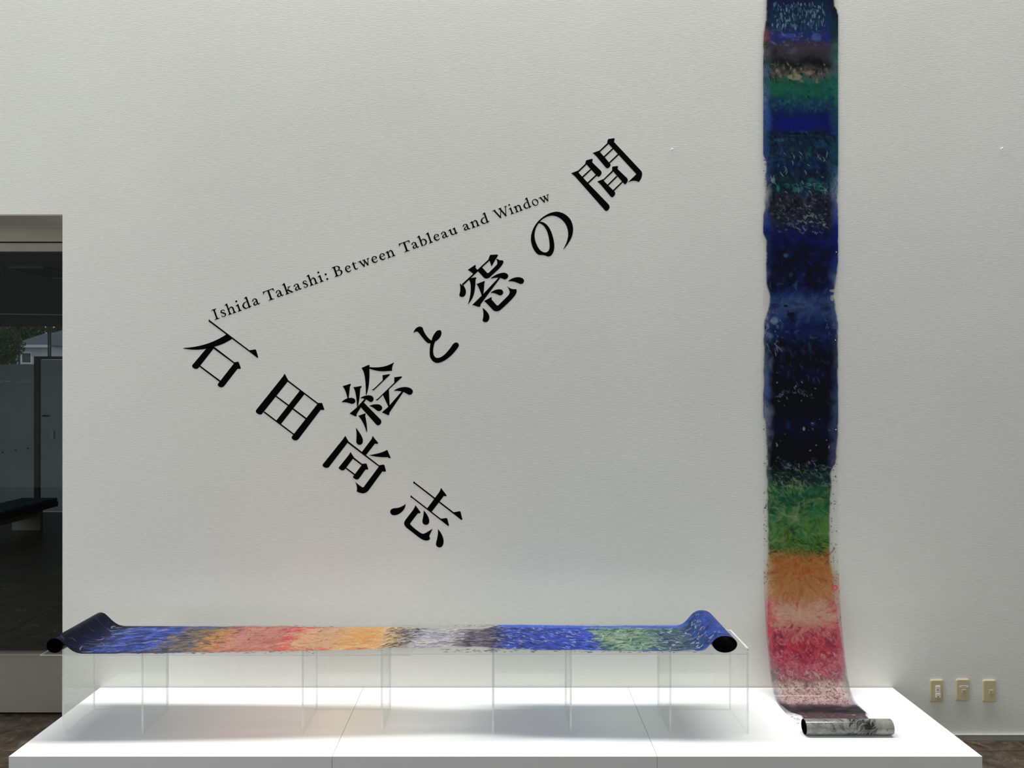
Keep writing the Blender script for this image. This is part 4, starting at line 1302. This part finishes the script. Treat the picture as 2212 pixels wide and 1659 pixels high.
GLYPHS = [
 ('black character at the left end of the falling row, just below the English line', 385, 680, .1085, [
  "M612 88 Q640 118 670 140 L1418 706 L1525 689 Q1545 687 1552 706 L1592 843 Q1593 862 1574 856 L640 156 L605 134 Z",
  "M965 386 L1078 476 C950 560 840 605 720 636 L560 676 C400 708 240 700 104 670 L104 659 C420 645 700 560 965 386 Z",
  "M600 640 L720 636 L705 672 L440 1010 L400 1060 Q370 1092 320 1070 Q262 1040 282 1000 L548 685 Z",
  "M712 632 L1118 945 L1185 934 Q1200 932 1208 950 L1247 1060 Q1248 1075 1230 1076 L1180 1076 L930 1400 Q885 1460 830 1440 Q775 1410 788 1378 L1108 970 L700 672 Z",
  "M440 1012 L838 1308 L822 1335 L422 1035 Z"]),
 ('black square four-pane character, second of the falling row', 540, 790, .1085, [
  "M690 157 L766 296 L750 318 L275 915 L235 965 Q195 985 140 948 Q100 912 128 875 L640 235 Q670 195 690 157 Z",
  "M766 294 L1355 742 L1420 740 Q1435 740 1440 755 L1478 865 Q1480 882 1462 882 L1408 878 L985 1435 Q935 1510 870 1480 Q815 1445 835 1408 L1340 765 L750 318 Z",
  "M990 500 L1082 570 L618 1160 L525 1090 Z", "M528 598 L1125 1040 L1108 1066 L512 620 Z", "M288 908 L880 1357 L865 1378 L270 930 Z"]),
 ('black boxed character with three top ticks, third of the falling row', 685, 900, .1085, [
  "M778 222 C830 300 912 400 912 475 C912 540 880 562 848 562 C810 562 776 535 780 480 C786 400 788 300 773 230 Z",
  "M1103 382 L1214 520 Q1214 542 1195 542 Q1165 542 1150 538 L970 770 L888 705 L1075 460 Q1095 425 1103 382 Z",
  "M1397 660 L1465 820 Q1450 832 1430 825 L1408 808 C1300 812 1150 800 1042 770 L1042 764 C1170 745 1300 715 1397 660 Z",
  "M560 380 L632 503 L605 522 L235 1005 Q205 1030 155 1015 Q95 985 112 950 L490 480 Q530 430 560 380 Z",
  "M632 500 L1235 968 L1310 955 Q1335 955 1342 970 L1371 1080 Q1365 1100 1340 1096 L1300 1090 L1045 1440 Q990 1525 910 1528 Q840 1520 788 1488 Q810 1390 755 1293 Q830 1365 900 1405 Q920 1410 932 1395 L1228 995 L605 522 Z",
  "M664 702 L742 822 L712 840 L555 1045 Q530 1080 485 1068 Q420 1035 432 1010 L625 770 Q650 735 664 702 Z",
  "M742 820 L892 938 L970 932 Q982 932 990 950 L1018 1040 Q1012 1058 985 1054 L965 1052 L840 1225 Q805 1270 750 1240 Q705 1210 718 1190 L885 968 L712 838 Z",
  "M578 1012 L758 1145 L740 1168 L560 1030 Z"]),
 ('black character of two bars over drops, lowest on the wall, end of the falling row', 830, 1020, .1085, [
  "M585 175 Q610 205 640 225 L1385 798 L1495 776 Q1512 776 1520 792 L1555 935 Q1552 955 1530 948 L610 235 Q590 228 577 220 Z",
  "M1128 310 L1242 460 Q1240 480 1215 478 L1185 474 L945 788 L858 715 L1085 410 Q1115 370 1128 310 Z",
  "M530 455 Q555 485 585 508 L1128 926 L1235 912 Q1250 914 1256 928 L1290 1055 Q1288 1072 1268 1068 L555 515 Q535 508 520 498 Z",
  "M427 635 C420 700 400 740 350 790 C300 835 250 857 200 857 C150 857 118 825 118 785 C120 745 160 718 210 716 C290 712 350 690 420 637 Z",
  "M622 658 L722 795 Q722 820 695 818 Q680 815 668 822 C620 880 560 960 512 1025 C530 1060 600 1120 650 1155 C700 1190 735 1225 775 1225 C820 1220 890 1170 962 1125 C940 1180 910 1230 895 1280 Q912 1300 912 1325 Q890 1362 840 1362 C790 1362 740 1335 680 1290 L450 1110 Q395 1060 395 1015 Q400 975 440 925 L530 810 Q595 730 622 658 Z",
  "M785 758 C840 820 897 900 897 975 C897 1020 870 1048 830 1048 C790 1048 757 1020 760 970 C765 910 790 850 785 758 Z",
  "M1070 1132 C1130 1200 1182 1290 1182 1380 C1182 1450 1150 1498 1100 1498 C1060 1496 1025 1465 1030 1420 C1040 1350 1075 1290 1070 1132 Z"]),
 ('black many-stroked character where the rising and falling rows cross', 725, 770, .1085, [
  "M515 228 L655 168 Q680 172 680 190 L668 212 C680 330 675 450 660 570 C650 650 630 720 612 768 L600 768 C602 660 600 520 580 400 C565 320 545 270 515 228 Z",
  "M655 210 C780 225 900 215 980 195 C1050 175 1110 150 1155 118 L1163 125 C1130 180 1118 230 1125 284 C1050 290 980 297 920 296 C820 290 740 270 655 237 Z",
  "M935 372 L1070 350 Q1085 355 1078 370 L757 678 L718 660 Q745 655 775 630 L937 473 Z",
  "M1168 415 L1305 396 Q1325 398 1322 412 L1060 655 L828 878 L792 862 Q820 855 850 830 L1168 520 Z",
  "M940 765 L1060 650 L1076 970 L1050 1000 Z",
  "M1350 690 L1345 712 L1070 1120 L1070 1150 Q1060 1170 1040 1168 L920 1112 L1050 1000 L1320 690 Z",
  "M1160 680 C1220 630 1320 605 1390 608 C1490 612 1540 660 1538 700 C1530 745 1500 768 1465 764 C1430 755 1390 720 1340 705 C1280 688 1220 680 1160 683 Z",
  "M138 592 L285 545 Q305 548 303 565 L285 595 L260 836 L238 836 C215 740 190 650 138 592 Z",
  "M118 910 C170 850 240 822 310 822 C370 825 395 855 394 890 C390 925 360 946 320 944 C270 935 220 905 118 912 Z",
  "M350 612 L505 588 Q520 592 518 605 L490 640 C485 750 470 870 450 975 L425 1010 C420 880 405 680 350 612 Z",
  "M490 825 C550 785 620 770 660 772 C730 775 758 810 757 850 C750 890 725 912 695 908 C660 895 630 865 590 850 C555 838 520 828 490 830 Z",
  "M575 845 L605 858 L563 920 L415 1150 Q425 1170 418 1180 Q405 1196 390 1192 L277 1138 L425 1010 Z",
  "M560 915 L895 1255 Q920 1290 905 1330 Q870 1380 830 1370 Q815 1362 800 1345 L500 1010 L540 905 Z",
  "M672 982 C730 955 790 948 830 950 C900 955 930 995 928 1030 C920 1070 890 1092 850 1088 C800 1075 760 1010 672 985 Z",
  "M450 1182 L585 1132 Q600 1138 596 1155 L588 1182 C610 1280 630 1400 626 1500 L614 1502 C590 1400 520 1250 450 1182 Z"]),
 ('small black curved hook-shaped character, second of the rising row', 870, 670, .08439, [
  "M275 578 C290 500 360 425 430 420 C470 420 505 435 515 460 C525 520 570 610 630 680 C665 720 700 760 735 772 L770 790 L740 850 C700 855 660 850 630 835 C580 800 530 730 480 670 C440 620 410 570 370 550 C335 545 300 555 280 582 Z",
  "M742 770 C755 680 810 590 860 540 C890 512 940 505 965 515 C995 535 995 590 985 630 C960 710 890 770 830 805 C800 860 770 1000 780 1090 C790 1160 820 1220 885 1222 C960 1222 1040 1170 1100 1105 C1170 1030 1220 970 1270 890 C1300 845 1340 825 1375 827 C1415 828 1438 865 1436 910 C1420 960 1330 1070 1240 1160 C1120 1270 990 1352 880 1352 C790 1350 720 1260 698 1190 C680 1090 690 960 710 850 Z"]),
 ('large black character with a roof and drops in the middle of the rising row', 975, 530, .1085, [
  "M785 188 L905 182 Q935 188 928 205 L890 262 L802 418 L798 418 L760 305 L612 438 L232 800 L205 778 L735 285 Q750 240 768 200 Q775 188 785 188 Z",
  "M326 488 L470 390 Q490 392 486 412 L480 445 L530 500 L445 580 Q400 530 326 488 Z",
  "M545 475 L610 436 L712 548 Q730 555 745 545 L905 385 Q920 350 912 320 Q905 290 888 262 Q930 275 960 295 Q990 300 1010 295 Q1040 305 1038 335 C1020 390 980 430 940 475 L760 640 Q700 680 650 645 L525 512 Z",
  "M167 758 Q190 770 210 795 L238 795 C280 850 295 900 290 945 C280 1010 240 1030 205 1028 C170 1020 152 1000 160 975 C185 900 180 820 167 760 Z",
  "M345 672 L395 650 L480 635 Q500 640 497 655 L480 690 C480 800 470 900 440 1000 C415 1070 370 1130 335 1172 L330 1168 C370 1060 390 930 385 810 Q382 730 345 672 Z",
  "M500 770 L655 710 Q672 718 665 735 L655 755 Q655 860 634 980 L605 1005 C580 930 550 830 500 770 Z",
  "M940 642 L972 652 L600 1150 L582 1170 L580 1200 Q570 1228 545 1225 L415 1185 L605 1000 L632 970 Z",
  "M782 660 C850 590 960 545 1050 545 C1110 550 1135 590 1134 610 C1125 655 1090 680 1060 678 C1020 670 990 645 940 645 C890 645 840 650 785 664 Z",
  "M1132 710 C1190 660 1260 632 1340 632 C1420 640 1450 680 1448 710 C1440 750 1410 772 1375 770 C1320 755 1270 710 1132 714 Z",
  "M782 942 C840 890 910 872 970 874 C1020 880 1035 915 1032 945 C1020 985 990 1000 960 996 C910 980 870 940 785 948 Z",
  "M652 1108 L795 1028 Q808 1035 802 1050 L802 1080 L905 1195 Q920 1202 935 1192 L1120 1010 Q1165 960 1160 930 Q1155 870 1108 812 L1118 818 C1160 855 1210 875 1260 872 Q1290 865 1298 885 Q1305 920 1290 955 C1250 1040 1130 1150 980 1285 Q900 1340 830 1290 L760 1215 Q700 1150 652 1108 Z",
  "M625 1245 C700 1300 760 1370 757 1435 C750 1500 720 1530 675 1530 C630 1525 615 1500 625 1475 C645 1400 640 1330 622 1250 Z"]),
 ('black looped curl character in the rising row, beside the end of the English line', 1125, 430, .08439, [
  "M490 578 C560 500 680 428 800 425 C950 425 1080 530 1150 650 C1200 740 1220 850 1210 950 C1195 1060 1150 1170 1090 1275 L1100 1282 C1180 1190 1280 1060 1320 920 C1350 800 1345 680 1290 560 C1220 420 1060 325 910 323 C740 330 570 440 455 555 C340 680 265 830 258 1000 C258 1150 310 1290 400 1385 C440 1425 480 1435 530 1433 C600 1433 640 1450 670 1465 C720 1480 760 1465 800 1415 C850 1345 860 1270 858 1180 C850 1050 810 880 730 740 C670 650 600 585 510 582 Z M458 618 C380 720 350 840 352 950 C360 1080 420 1230 500 1310 C560 1360 600 1370 650 1365 C710 1345 738 1280 738 1210 C735 1080 715 930 660 800 C610 700 550 630 458 618 Z"]),
 ('large black gate-shaped character, highest on the wall, ending the rising row', 1220, 285, .1085, [
  "M130 822 L272 765 L268 805 L470 1025 L870 1440 Q905 1480 885 1525 Q850 1585 810 1570 Q795 1560 780 1540 L225 910 Q180 860 130 828 Z",
  "M268 768 L410 632 L435 648 L268 810 Z",
  "M425 565 L540 535 Q558 538 555 552 L545 605 L715 770 Q745 805 725 845 Q695 895 665 892 Q645 885 635 872 L430 645 L408 635 Q412 600 425 565 Z",
  "M343 890 L520 728 L537 747 L360 914 Z", "M448 1008 L620 848 L642 867 L470 1030 Z",
  "M557 418 L690 370 L700 400 L800 510 L905 635 Q920 665 895 695 Q865 728 835 722 Q820 715 800 690 L650 510 Q600 450 557 422 Z",
  "M688 374 L845 223 L875 237 L695 405 Z",
  "M870 140 L975 125 Q995 125 992 142 L980 200 L1520 775 Q1550 820 1535 880 Q1515 950 1472 998 Q1380 945 1265 1000 L1263 995 L1410 855 Q1425 840 1412 825 L872 240 L845 222 Q845 180 860 150 Z",
  "M773 488 L948 323 L967 342 L793 507 Z", "M880 605 L1055 438 L1074 459 L900 622 Z",
  "M650 985 L775 935 L770 965 L855 1055 L990 1185 Q1010 1210 1000 1245 Q970 1300 935 1300 Q915 1292 900 1270 L740 1080 Q700 1030 650 990 Z",
  "M768 942 L945 766 L967 787 L772 970 Z",
  "M950 690 L1050 678 Q1062 680 1060 692 L1052 740 L1240 920 Q1262 950 1250 985 Q1220 1045 1195 1042 Q1180 1035 1165 1015 L962 785 L942 765 Q940 730 945 700 Z",
  "M848 1050 L1030 870 L1050 890 L868 1070 Z", "M953 1165 L1140 983 L1157 1002 L975 1182 Z"]),
]
for lab, ox, oy, sc_, paths in GLYPHS:
    bm = bmesh.new()
    for d in paths:
        loops = [[(wx(ox + x * sc_), wz(oy + y * sc_)) for x, y in lp] for lp in parse_path(d)]
        add_loops(bm, loops)
    o = link('wall_character', bm, M['vinyl'])
    tag(o, lab, 'lettering', 'large characters on the wall')

# ---- the slanted English line, letters drawn as ribbons and plates (unit = photo pixel, y up)
CAP, XH, ASC = 22.9, 15.4, 25.3


def ribbon(pts, n=7):
    P = catmull([(a, b, c) for a, b, c in pts], n)
    left, right = [], []
    for i, q in enumerate(P):
        a = P[max(0, i - 1)]; b = P[min(len(P) - 1, i + 1)]
        t = Vector((b[0] - a[0], b[1] - a[1]))
        t = t.normalized() if t.length > 1e-6 else Vector((1, 0))
        nrm = Vector((-t[1], t[0])) * max(q[2], .3) / 2
        left.append((q[0] + nrm[0], q[1] + nrm[1])); right.append((q[0] - nrm[0], q[1] - nrm[1]))
    return [[left[i], left[i + 1], right[i + 1], right[i]] for i in range(len(P) - 1)]


def disc(x, y, r): return [[(x + r * math.cos(k * math.pi / 8), y + r * math.sin(k * math.pi / 8)) for k in range(16)]]
def foot(x, l=4.2, r=4.2, s=1.6, y=0.0, up=1):
    f = lambda a, b: (a, y + up * b)
    return [[f(x - l, 0), f(x + r, 0), f(x + r, .9), f(x + s + 1.2, 1.5), f(x + s, 3.2), f(x - s, 3.2), f(x - s - 1.2, 1.5), f(x - l, .9)]]
def stem(x, y0, y1, w=3.2): return [[(x - w / 2, y0), (x + w / 2, y0), (x + w / 2, y1), (x - w / 2, y1)]]
def flag(x, y, s=1.6): return [[(x + s, y), (x + s - .8, y), (x - s - 3.0, y - 2.2), (x - s - 3.0, y - 3.1), (x - s - .6, y - 3.3), (x - s, y - 4.6), (x + s, y - 4.6)]]


def bar(x0, y0, x1, y1, w):
    t = Vector((x1 - x0, y1 - y0)).normalized() * (w / 2)
    return [[(x0 - t[1], y0 + t[0]), (x0 + t[1], y0 - t[0]), (x1 + t[1], y1 - t[0]), (x1 - t[1], y1 + t[0])]]


def hserif(x, y, l=3.6, r=3.6): return [[(x - l, y), (x + r, y), (x + r, y - .9), (x + 1, y - 1.8), (x - 1, y - 1.8), (x - l, y - .9)]]


def wshape(h, wd):
    k = wd / 4.0
    return (bar(k * .62, h, k * 1.62, 0.2, 3.0) + bar(k * 1.52, .2, k * 2.35, h * .93, 1.5) + bar(k * 2.05, h, k * 2.98, .2, 3.0) + bar(k * 2.9, .2, k * 3.62, h, 1.5)
            + hserif(k * .62, h, 3.8, 3.2) + hserif(k * 2.1, h, 3.4, 3.2) + hserif(k * 3.62, h, 3.0, 2.8))


def nshape(x):       # arch and right leg from a stem at x
    return ribbon([(x + 1, XH - 4.6, 1.2), (x + 4, XH - 1.4, 1.7), (x + 7.2, XH - .6, 2.4), (x + 9.4, XH - 3, 3.1), (x + 9.9, XH - 6, 3.2), (x + 9.9, 1, 3.2)]) + foot(x + 9.9)


def bowl(cx, cy, rx, ry, thick=3.0, thin=1.3, rot=0.35):
    pts = []
    for k in range(17):
        a = k / 16 * 2 * math.pi
        w = thin + (thick - thin) * abs(math.cos(a - rot)) ** 1.3
        pts.append((cx + (rx - w / 2) * math.cos(a), cy + (ry - w / 2) * math.sin(a), w))
    return ribbon(pts, 3)


LET = {
 'I': stem(5.6, 0, CAP) + foot(5.6, 5.4, 5.4) + foot(5.6, 5.4, 5.4, y=CAP, up=-1),
 's': ribbon([(10.2, 11.0, .8), (9.6, 13.6, 1.7), (6.4, 15.0, 1.5), (3.4, 13.6, 2.3), (3.1, 11.0, 2.7), (6.2, 8.4, 3.2), (9.2, 5.8, 2.9), (9.4, 2.8, 2.4), (6.0, .6, 1.5), (2.6, 1.8, 1.8), (1.6, 4.6, .8)]),
 'h': stem(4.2, 0, ASC - .4) + flag(4.2, ASC) + foot(4.2) + nshape(4.2),
 'i': stem(4.2, 0, XH - .4) + flag(4.2, XH + .6) + foot(4.2) + disc(3.8, 22.6, 2.1),
 'n': stem(4.2, 0, XH - .4) + flag(4.2, XH + .6) + foot(4.2) + nshape(4.2),
 'l': stem(4.2, 0, ASC - .4) + flag(4.2, ASC) + foot(4.2),
 'd': stem(13.0, .8, ASC - .4) + flag(13.0, ASC) + [[(11.4, -.6), (12.4, -.6), (17.4, 2.2), (17.2, 3.2), (14.6, 2.6), (14.6, 5), (11.4, 5)]]
      + ribbon([(12.6, 13.0, 1.4), (9.6, 14.6, 1.4), (5.4, 13.2, 2.2), (2.5, 9.4, 3.1), (2.4, 5.6, 3.2), (4.8, 1.8, 2.7), (7.6, .9, 1.7), (10.4, 2.0, 1.4), (12.4, 4.2, 1.2)]),
 'a': ribbon([(1.9, 10.6, 2.6), (2.2, 12.2, 2.3), (4.0, 14.2, 1.5), (6.8, 14.6, 1.7), (9.0, 12.4, 2.7), (9.3, 9, 3.0), (9.3, 3.6, 3.0), (10.2, 1.4, 2.6), (11.9, 1.0, 1.8), (13.6, 2.6, .9)])
      + ribbon([(8.8, 9.0, 1.2), (5.4, 7.6, 1.5), (2.9, 5.6, 2.4), (2.4, 3.2, 2.9), (3.9, 1.3, 2.3), (6.2, 1.6, 1.7), (8.8, 3.8, 1.2)]),
 'T': stem(10.4, 0, CAP - .5) + foot(10.4, 5.2, 5.2) + [[(1.4, CAP - 1.7), (19.4, CAP - 1.7), (19.4, CAP), (1.4, CAP)]]
      + [[(.9, CAP + .6), (1.9, CAP), (4.2, CAP - 1.6), (2.2, CAP - 3.0), (1.4, CAP - 5.6), (.2, CAP - 5.6)]] + [[(19.9, CAP + .6), (18.9, CAP), (16.6, CAP - 1.6), (18.6, CAP - 3.0), (19.4, CAP - 5.6), (20.6, CAP - 5.6)]],
 'k': stem(4.2, 0, ASC - .4) + flag(4.2, ASC) + foot(4.2) + bar(5.0, 6.8, 11.6, 14.0, 1.4) + hserif(11.6, XH - .4, 3.6, 2.8) + bar(7.0, 8.6, 13.6, 1.2, 3.1)
      + [[(11.6, 0), (16.6, 0), (16.6, .9), (14.6, 1.6), (12.6, 3.2), (11.2, 1.6)]],
 ':': disc(2.4, 2.0, 2.3) + disc(2.4, 13.0, 2.3),
 'B': stem(4.6, 0, CAP) + foot(4.6, 4.4, 2) + foot(4.6, 4.4, 2, y=CAP, up=-1)
      + ribbon([(4.6, CAP - .6, 1.2), (9.6, CAP - .7, 1.4), (12.8, CAP - 3.6, 2.6), (13.2, CAP - 6.6, 2.7), (10.6, 12.6, 1.5), (5.4, 12.0, 1.2)])
      + ribbon([(6.4, 12.2, 1.2), (11.2, 12.0, 1.6), (14.6, 9.2, 2.8), (14.8, 5.0, 3.0), (11.8, 1.2, 1.9), (7.8, .6, 1.2), (4.6, .6, 1.1)]),
 'e': ribbon([(3.2, 8.4, 1.1), (11.4, 9.0, 1.2)], 4) + ribbon([(11.3, 8.8, 2.4), (10.9, 12.2, 2.4), (7.8, 14.7, 1.5), (4.4, 13.2, 2.2), (2.3, 9.2, 2.9), (2.6, 5.2, 3.1), (5.0, 1.7, 2.8), (8.4, 1.2, 2.0), (12.2, 3.9, .9)]),
 't': [[(.4, XH - 1.6), (5.2, XH + 3.6), (5.9, XH + 3.6), (5.9, XH - .2), (10.4, XH - .2), (10.4, XH - 1.7), (.4, XH - 1.7)]] + ribbon([(4.3, XH - 1, 3.2), (4.3, 8, 3.2), (4.4, 3.6, 3.2), (6.2, 1.2, 2.4), (8.6, 1.2, 1.6), (10.8, 2.8, .9)]),
 'w': wshape(XH, 24),
 'W': wshape(CAP, 32),
 'b': stem(4.2, .6, ASC - .4) + flag(4.2, ASC) + ribbon([(5.2, 11.6, 1.2), (8.2, 14.3, 1.7), (11.6, 13.4, 2.4), (14.2, 9.6, 3.1), (14.0, 5.2, 3.0), (11.2, 1.6, 2.1), (7.4, .7, 1.5), (4.4, 1.2, 1.4)]) + [[(2.6, 3), (2.9, -.4), (4.2, -.2), (5.8, 1.6), (5.8, 3)]],
 'u': flag(4.4, XH + .2) + ribbon([(4.4, XH - 1.4, 3.2), (4.4, 7, 3.2), (4.8, 3.2, 3.1), (7.2, 1.0, 2.2), (10.2, 1.8, 1.5), (12.6, 4.0, 1.2)]) + stem(13.6, 2.0, XH - .4) + flag(13.6, XH + .2)
      + [[(12.0, -.6), (13.0, -.6), (17.8, 2.0), (17.6, 3.0), (15.2, 2.5), (15.2, 5), (12.0, 5)]],
 'o': bowl(7.8, XH / 2, 7.8, XH / 2 + .5),
}
TH = math.radians(19.62)
UX, UY = (math.cos(TH), -math.sin(TH)), (-math.sin(TH), -math.cos(TH))
K_ = 1 / 11.06
# (letter, crop origin, left-most ink point, right-most ink point) read off the photograph
WORDS = [
 ('black serif word, first of the slanted English line, beside the upper left character', [
  ('I', 440, 570, 265, 1345, 385, 1300), ('s', 440, 570, 395, 1150, 534, 1195), ('h', 440, 570, 585, 1230, 785, 1160), ('i', 440, 570, 815, 1148, 915, 1112),
  ('d', 440, 570, 922, 1010, 1150, 1020), ('a', 440, 570, 1160, 905, 1350, 950)]),
 ('black serif word ending in a colon, second of the slanted English line', [
  ('T', 440, 570, 1410, 690, 1675, 600), ('a', 440, 570, 1726, 705, 1918, 755), ('k', 440, 570, 1955, 752, 2155, 685), ('a', 600, 530, 386, 995, 580, 1050),
  ('s', 600, 530, 592, 905, 732, 970), ('h', 600, 530, 772, 993, 978, 920), ('i', 600, 530, 1008, 905, 1107, 875), (':', 600, 530, 1148, 775, 1196, 765)]),
 ('black serif word Between in the slanted English line', [
  ('B', 600, 530, 1372, 780, 1566, 680), ('e', 600, 530, 1610, 585, 1772, 620), ('t', 760, 480, 2, 1030, 160, 1120), ('w', 760, 480, 148, 965, 420, 870), ('e', 760, 480, 470, 910, 634, 940),
  ('e', 760, 480, 657, 845, 820, 870), ('n', 760, 480, 858, 885, 1055, 820)]),
 ('black serif word Tableau in the slanted English line', [
  ('T', 760, 480, 1118, 540, 1382, 450), ('a', 760, 480, 1430, 555, 1615, 605), ('b', 760, 480, 1610, 520, 1806, 490), ('l', 760, 480, 1850, 530, 1948, 490), ('e', 900, 430, 402, 920, 566, 960),
  ('a', 900, 430, 585, 850, 773, 905), ('u', 900, 430, 765, 800, 995, 825)]),
 ('black serif word and in the slanted English line', [
  ('a', 900, 430, 1102, 660, 1290, 710), ('n', 900, 430, 1320, 708, 1520, 637), ('d', 900, 430, 1532, 545, 1748, 545)]),
 ('black serif word Window, last of the slanted English line', [
  ('W', 1030, 390, 367, 735, 718, 605), ('i', 1030, 390, 808, 812, 893, 780), ('n', 1030, 390, 920, 768, 1103, 700), ('d', 1030, 390, 1112, 612, 1307, 615), ('o', 1030, 390, 1312, 520, 1477, 525),
  ('w', 1030, 390, 1468, 405, 1715, 315)]),
]
BASE0 = (440 + 325 * K_, 570 + 1322 * K_)            # a point on the base line, under the capital I
BASE1 = (1030 + 1690 * K_, 390 + 497 * K_)
TH = math.atan2(BASE0[1] - BASE1[1], BASE1[0] - BASE0[0])
UX, UY = (math.cos(TH), -math.sin(TH)), (-math.sin(TH), -math.cos(TH))
LEN = math.hypot(BASE1[0] - BASE0[0], BASE1[1] - BASE0[1])
for lab, letters in WORDS:
    parts = []
    for ch, ox, oy, xa, ya, xb, yb in letters:
        ua = (ox + xa * K_ - BASE0[0]) * UX[0] + (oy + ya * K_ - BASE0[1]) * UX[1]
        ub = (ox + xb * K_ - BASE0[0]) * UX[0] + (oy + yb * K_ - BASE0[1]) * UX[1]
        polys = LET[ch]
        xs = [q[0] for pl in polys for q in pl]
        lo, hi = min(xs), max(xs)
        k = (ub - ua) / (hi - lo)
        ks = 1.0 - 0.10 * (ua / LEN)                   # the line is set a touch smaller towards its end in the photo
        parts.append([[(BASE0[0] + (ua + (q[0] - lo) * k) * UX[0] + q[1] * ks * UY[0], BASE0[1] + (ua + (q[0] - lo) * k) * UX[1] + q[1] * ks * UY[1]) for q in pl] for pl in polys])
    cx = parts[0][0][0]
    root = empty('title_word', (wx(cx[0]), VB, wz(cx[1])), lab, 'lettering', 'words of the English line')
    for polys in parts:
        bm = bmesh.new()
        for pl in polys:
            add_loops(bm, [[(wx(x), wz(y)) for x, y in pl]])
        link('letter', bm, M['vinyl'], root)

# ------------------------------------------------------------------ small fittings on the wall
def plate(px0, px1, py0, py1, label):
    a, b, t, l = wx(px0), wx(px1), wz(py0), wz(py1)
    r = empty('wall_plate', ((a + b) / 2, 0, (t + l) / 2), label, 'outlet', 'beige wall plates')
    bm = bmesh.new()
    add_box(bm, a, b, -0.009, -0.0005, l, t)
    bmesh.ops.bevel(bm, geom=[e for e in bm.edges if abs(e.verts[0].co.y - e.verts[1].co.y) > .004], offset=0.004, segments=3, affect='EDGES')
    bmesh.ops.bevel(bm, geom=[e for e in bm.edges if all(v.co.y < -.0085 for v in e.verts)], offset=0.0025, segments=2, affect='EDGES')
    link('cover_plate', bm, M['beige'], r)
    return r


def cz(x, y): return 1800 + x / 5.369, 1400 + y / 5.369


def small(name, x0, x1, y0, y1, d0, d1, mat, r, bev=0.001):
    a, t = cz(x0, y0); b, l = cz(x1, y1)
    return box_obj(name, wx(a), wx(b), d0, d1, wz(l), wz(t), mat, r, bevel=bev)


def hole(name, x, y, rad, d, mat, r):
    a, t = cz(x, y)
    bm = bmesh.new()
    add_cyl(bm, (wx(a), d, wz(t)), 'y', rad, 0.002, 14)
    return link(name, bm, mat, r)


r1 = plate(2008.6, 2036.2, 1468, 1514.6, 'beige wall plate with white two-part socket, nearest the plinth')
s_ = small('socket', 1174, 1231, 430, 508, -0.0125, -0.009, M['ivory'], r1)
hole('socket_hole', 1200, 472, 0.0028, -0.0133, M['black'], s_)
s_ = small('socket', 1174, 1231, 515, 566, -0.0145, -0.009, M['ivory'], r1)
hole('socket_hole', 1200, 552, 0.0028, -0.0153, M['black'], s_)
r2 = plate(2064.5, 2092.2, 1466.7, 1512.7, 'beige wall plate with white paper strip above a square jack, middle of three')
lb = small('label_strip', 1450, 1556, 427, 451, -0.0096, -0.009, M['paper'], r2, 0)
rr = random.Random(3)
bm = bmesh.new()
for i in range(7):
    x = 1474 + i * 9; a, t = cz(x, 436 + rr.uniform(-3, 3)); b, l = cz(x + 6, 443 + rr.uniform(-1, 2))
    add_box(bm, wx(a), wx(b), -0.0099, -0.0096, wz(l), wz(t))
link('faint_marks', bm, M['beige_dark'], lb)
s_ = small('jack', 1477, 1530, 470, 511, -0.0112, -0.009, M['beige'], r2)
hole('jack_hole', 1503, 491, 0.0038, -0.0118, M['beige_dark'], s_)
r3 = plate(2122.2, 2149.8, 1468.4, 1515, 'beige wall plate with a low square jack, furthest from the plinth')
s_ = small('jack', 1795, 1846, 475, 525, -0.0112, -0.009, M['beige'], r3)
hole('jack_hole', 1814, 500, 0.0038, -0.0118, M['beige_dark'], s_)


def pin(px_, py_, rad, y0, ln, label, mat=M['steel']):
    bm = bmesh.new()
    bmesh.ops.create_uvsphere(bm, u_segments=12, v_segments=8, radius=rad, matrix=Matrix.Translation((wx(px_), y0 - ln, wz(py_))) @ Matrix.Diagonal((1, .6, 1, 1)))
    add_cyl(bm, (wx(px_), y0 - ln, wz(py_)), 'y', rad * .4, ln + 0.003, 8)
    o = link('wall_pin', bm, mat, None, smooth=True)
    tag(o, label, 'pin', 'small pins in the wall')


pin(1452, 323, 0.0045, 0.0, 0.006, 'tiny white pin in bare wall right of the highest character', M['white'])
pin(2164, 321, 0.0045, 0.0, 0.006, 'tiny white pin in bare wall at the far right', M['white'])
pin(1805.5, 545, 0.0028, -0.004, 0.003, 'small pale pin on the right edge of the hanging film, highest of three')
pin(1803.5, 735, 0.0028, -0.004, 0.003, 'small pale pin on the right edge of the hanging film, middle of three')
pin(1804.5, 928, 0.0030, -0.004, 0.003, 'small pale pin on the right edge of the hanging film, lowest of three')
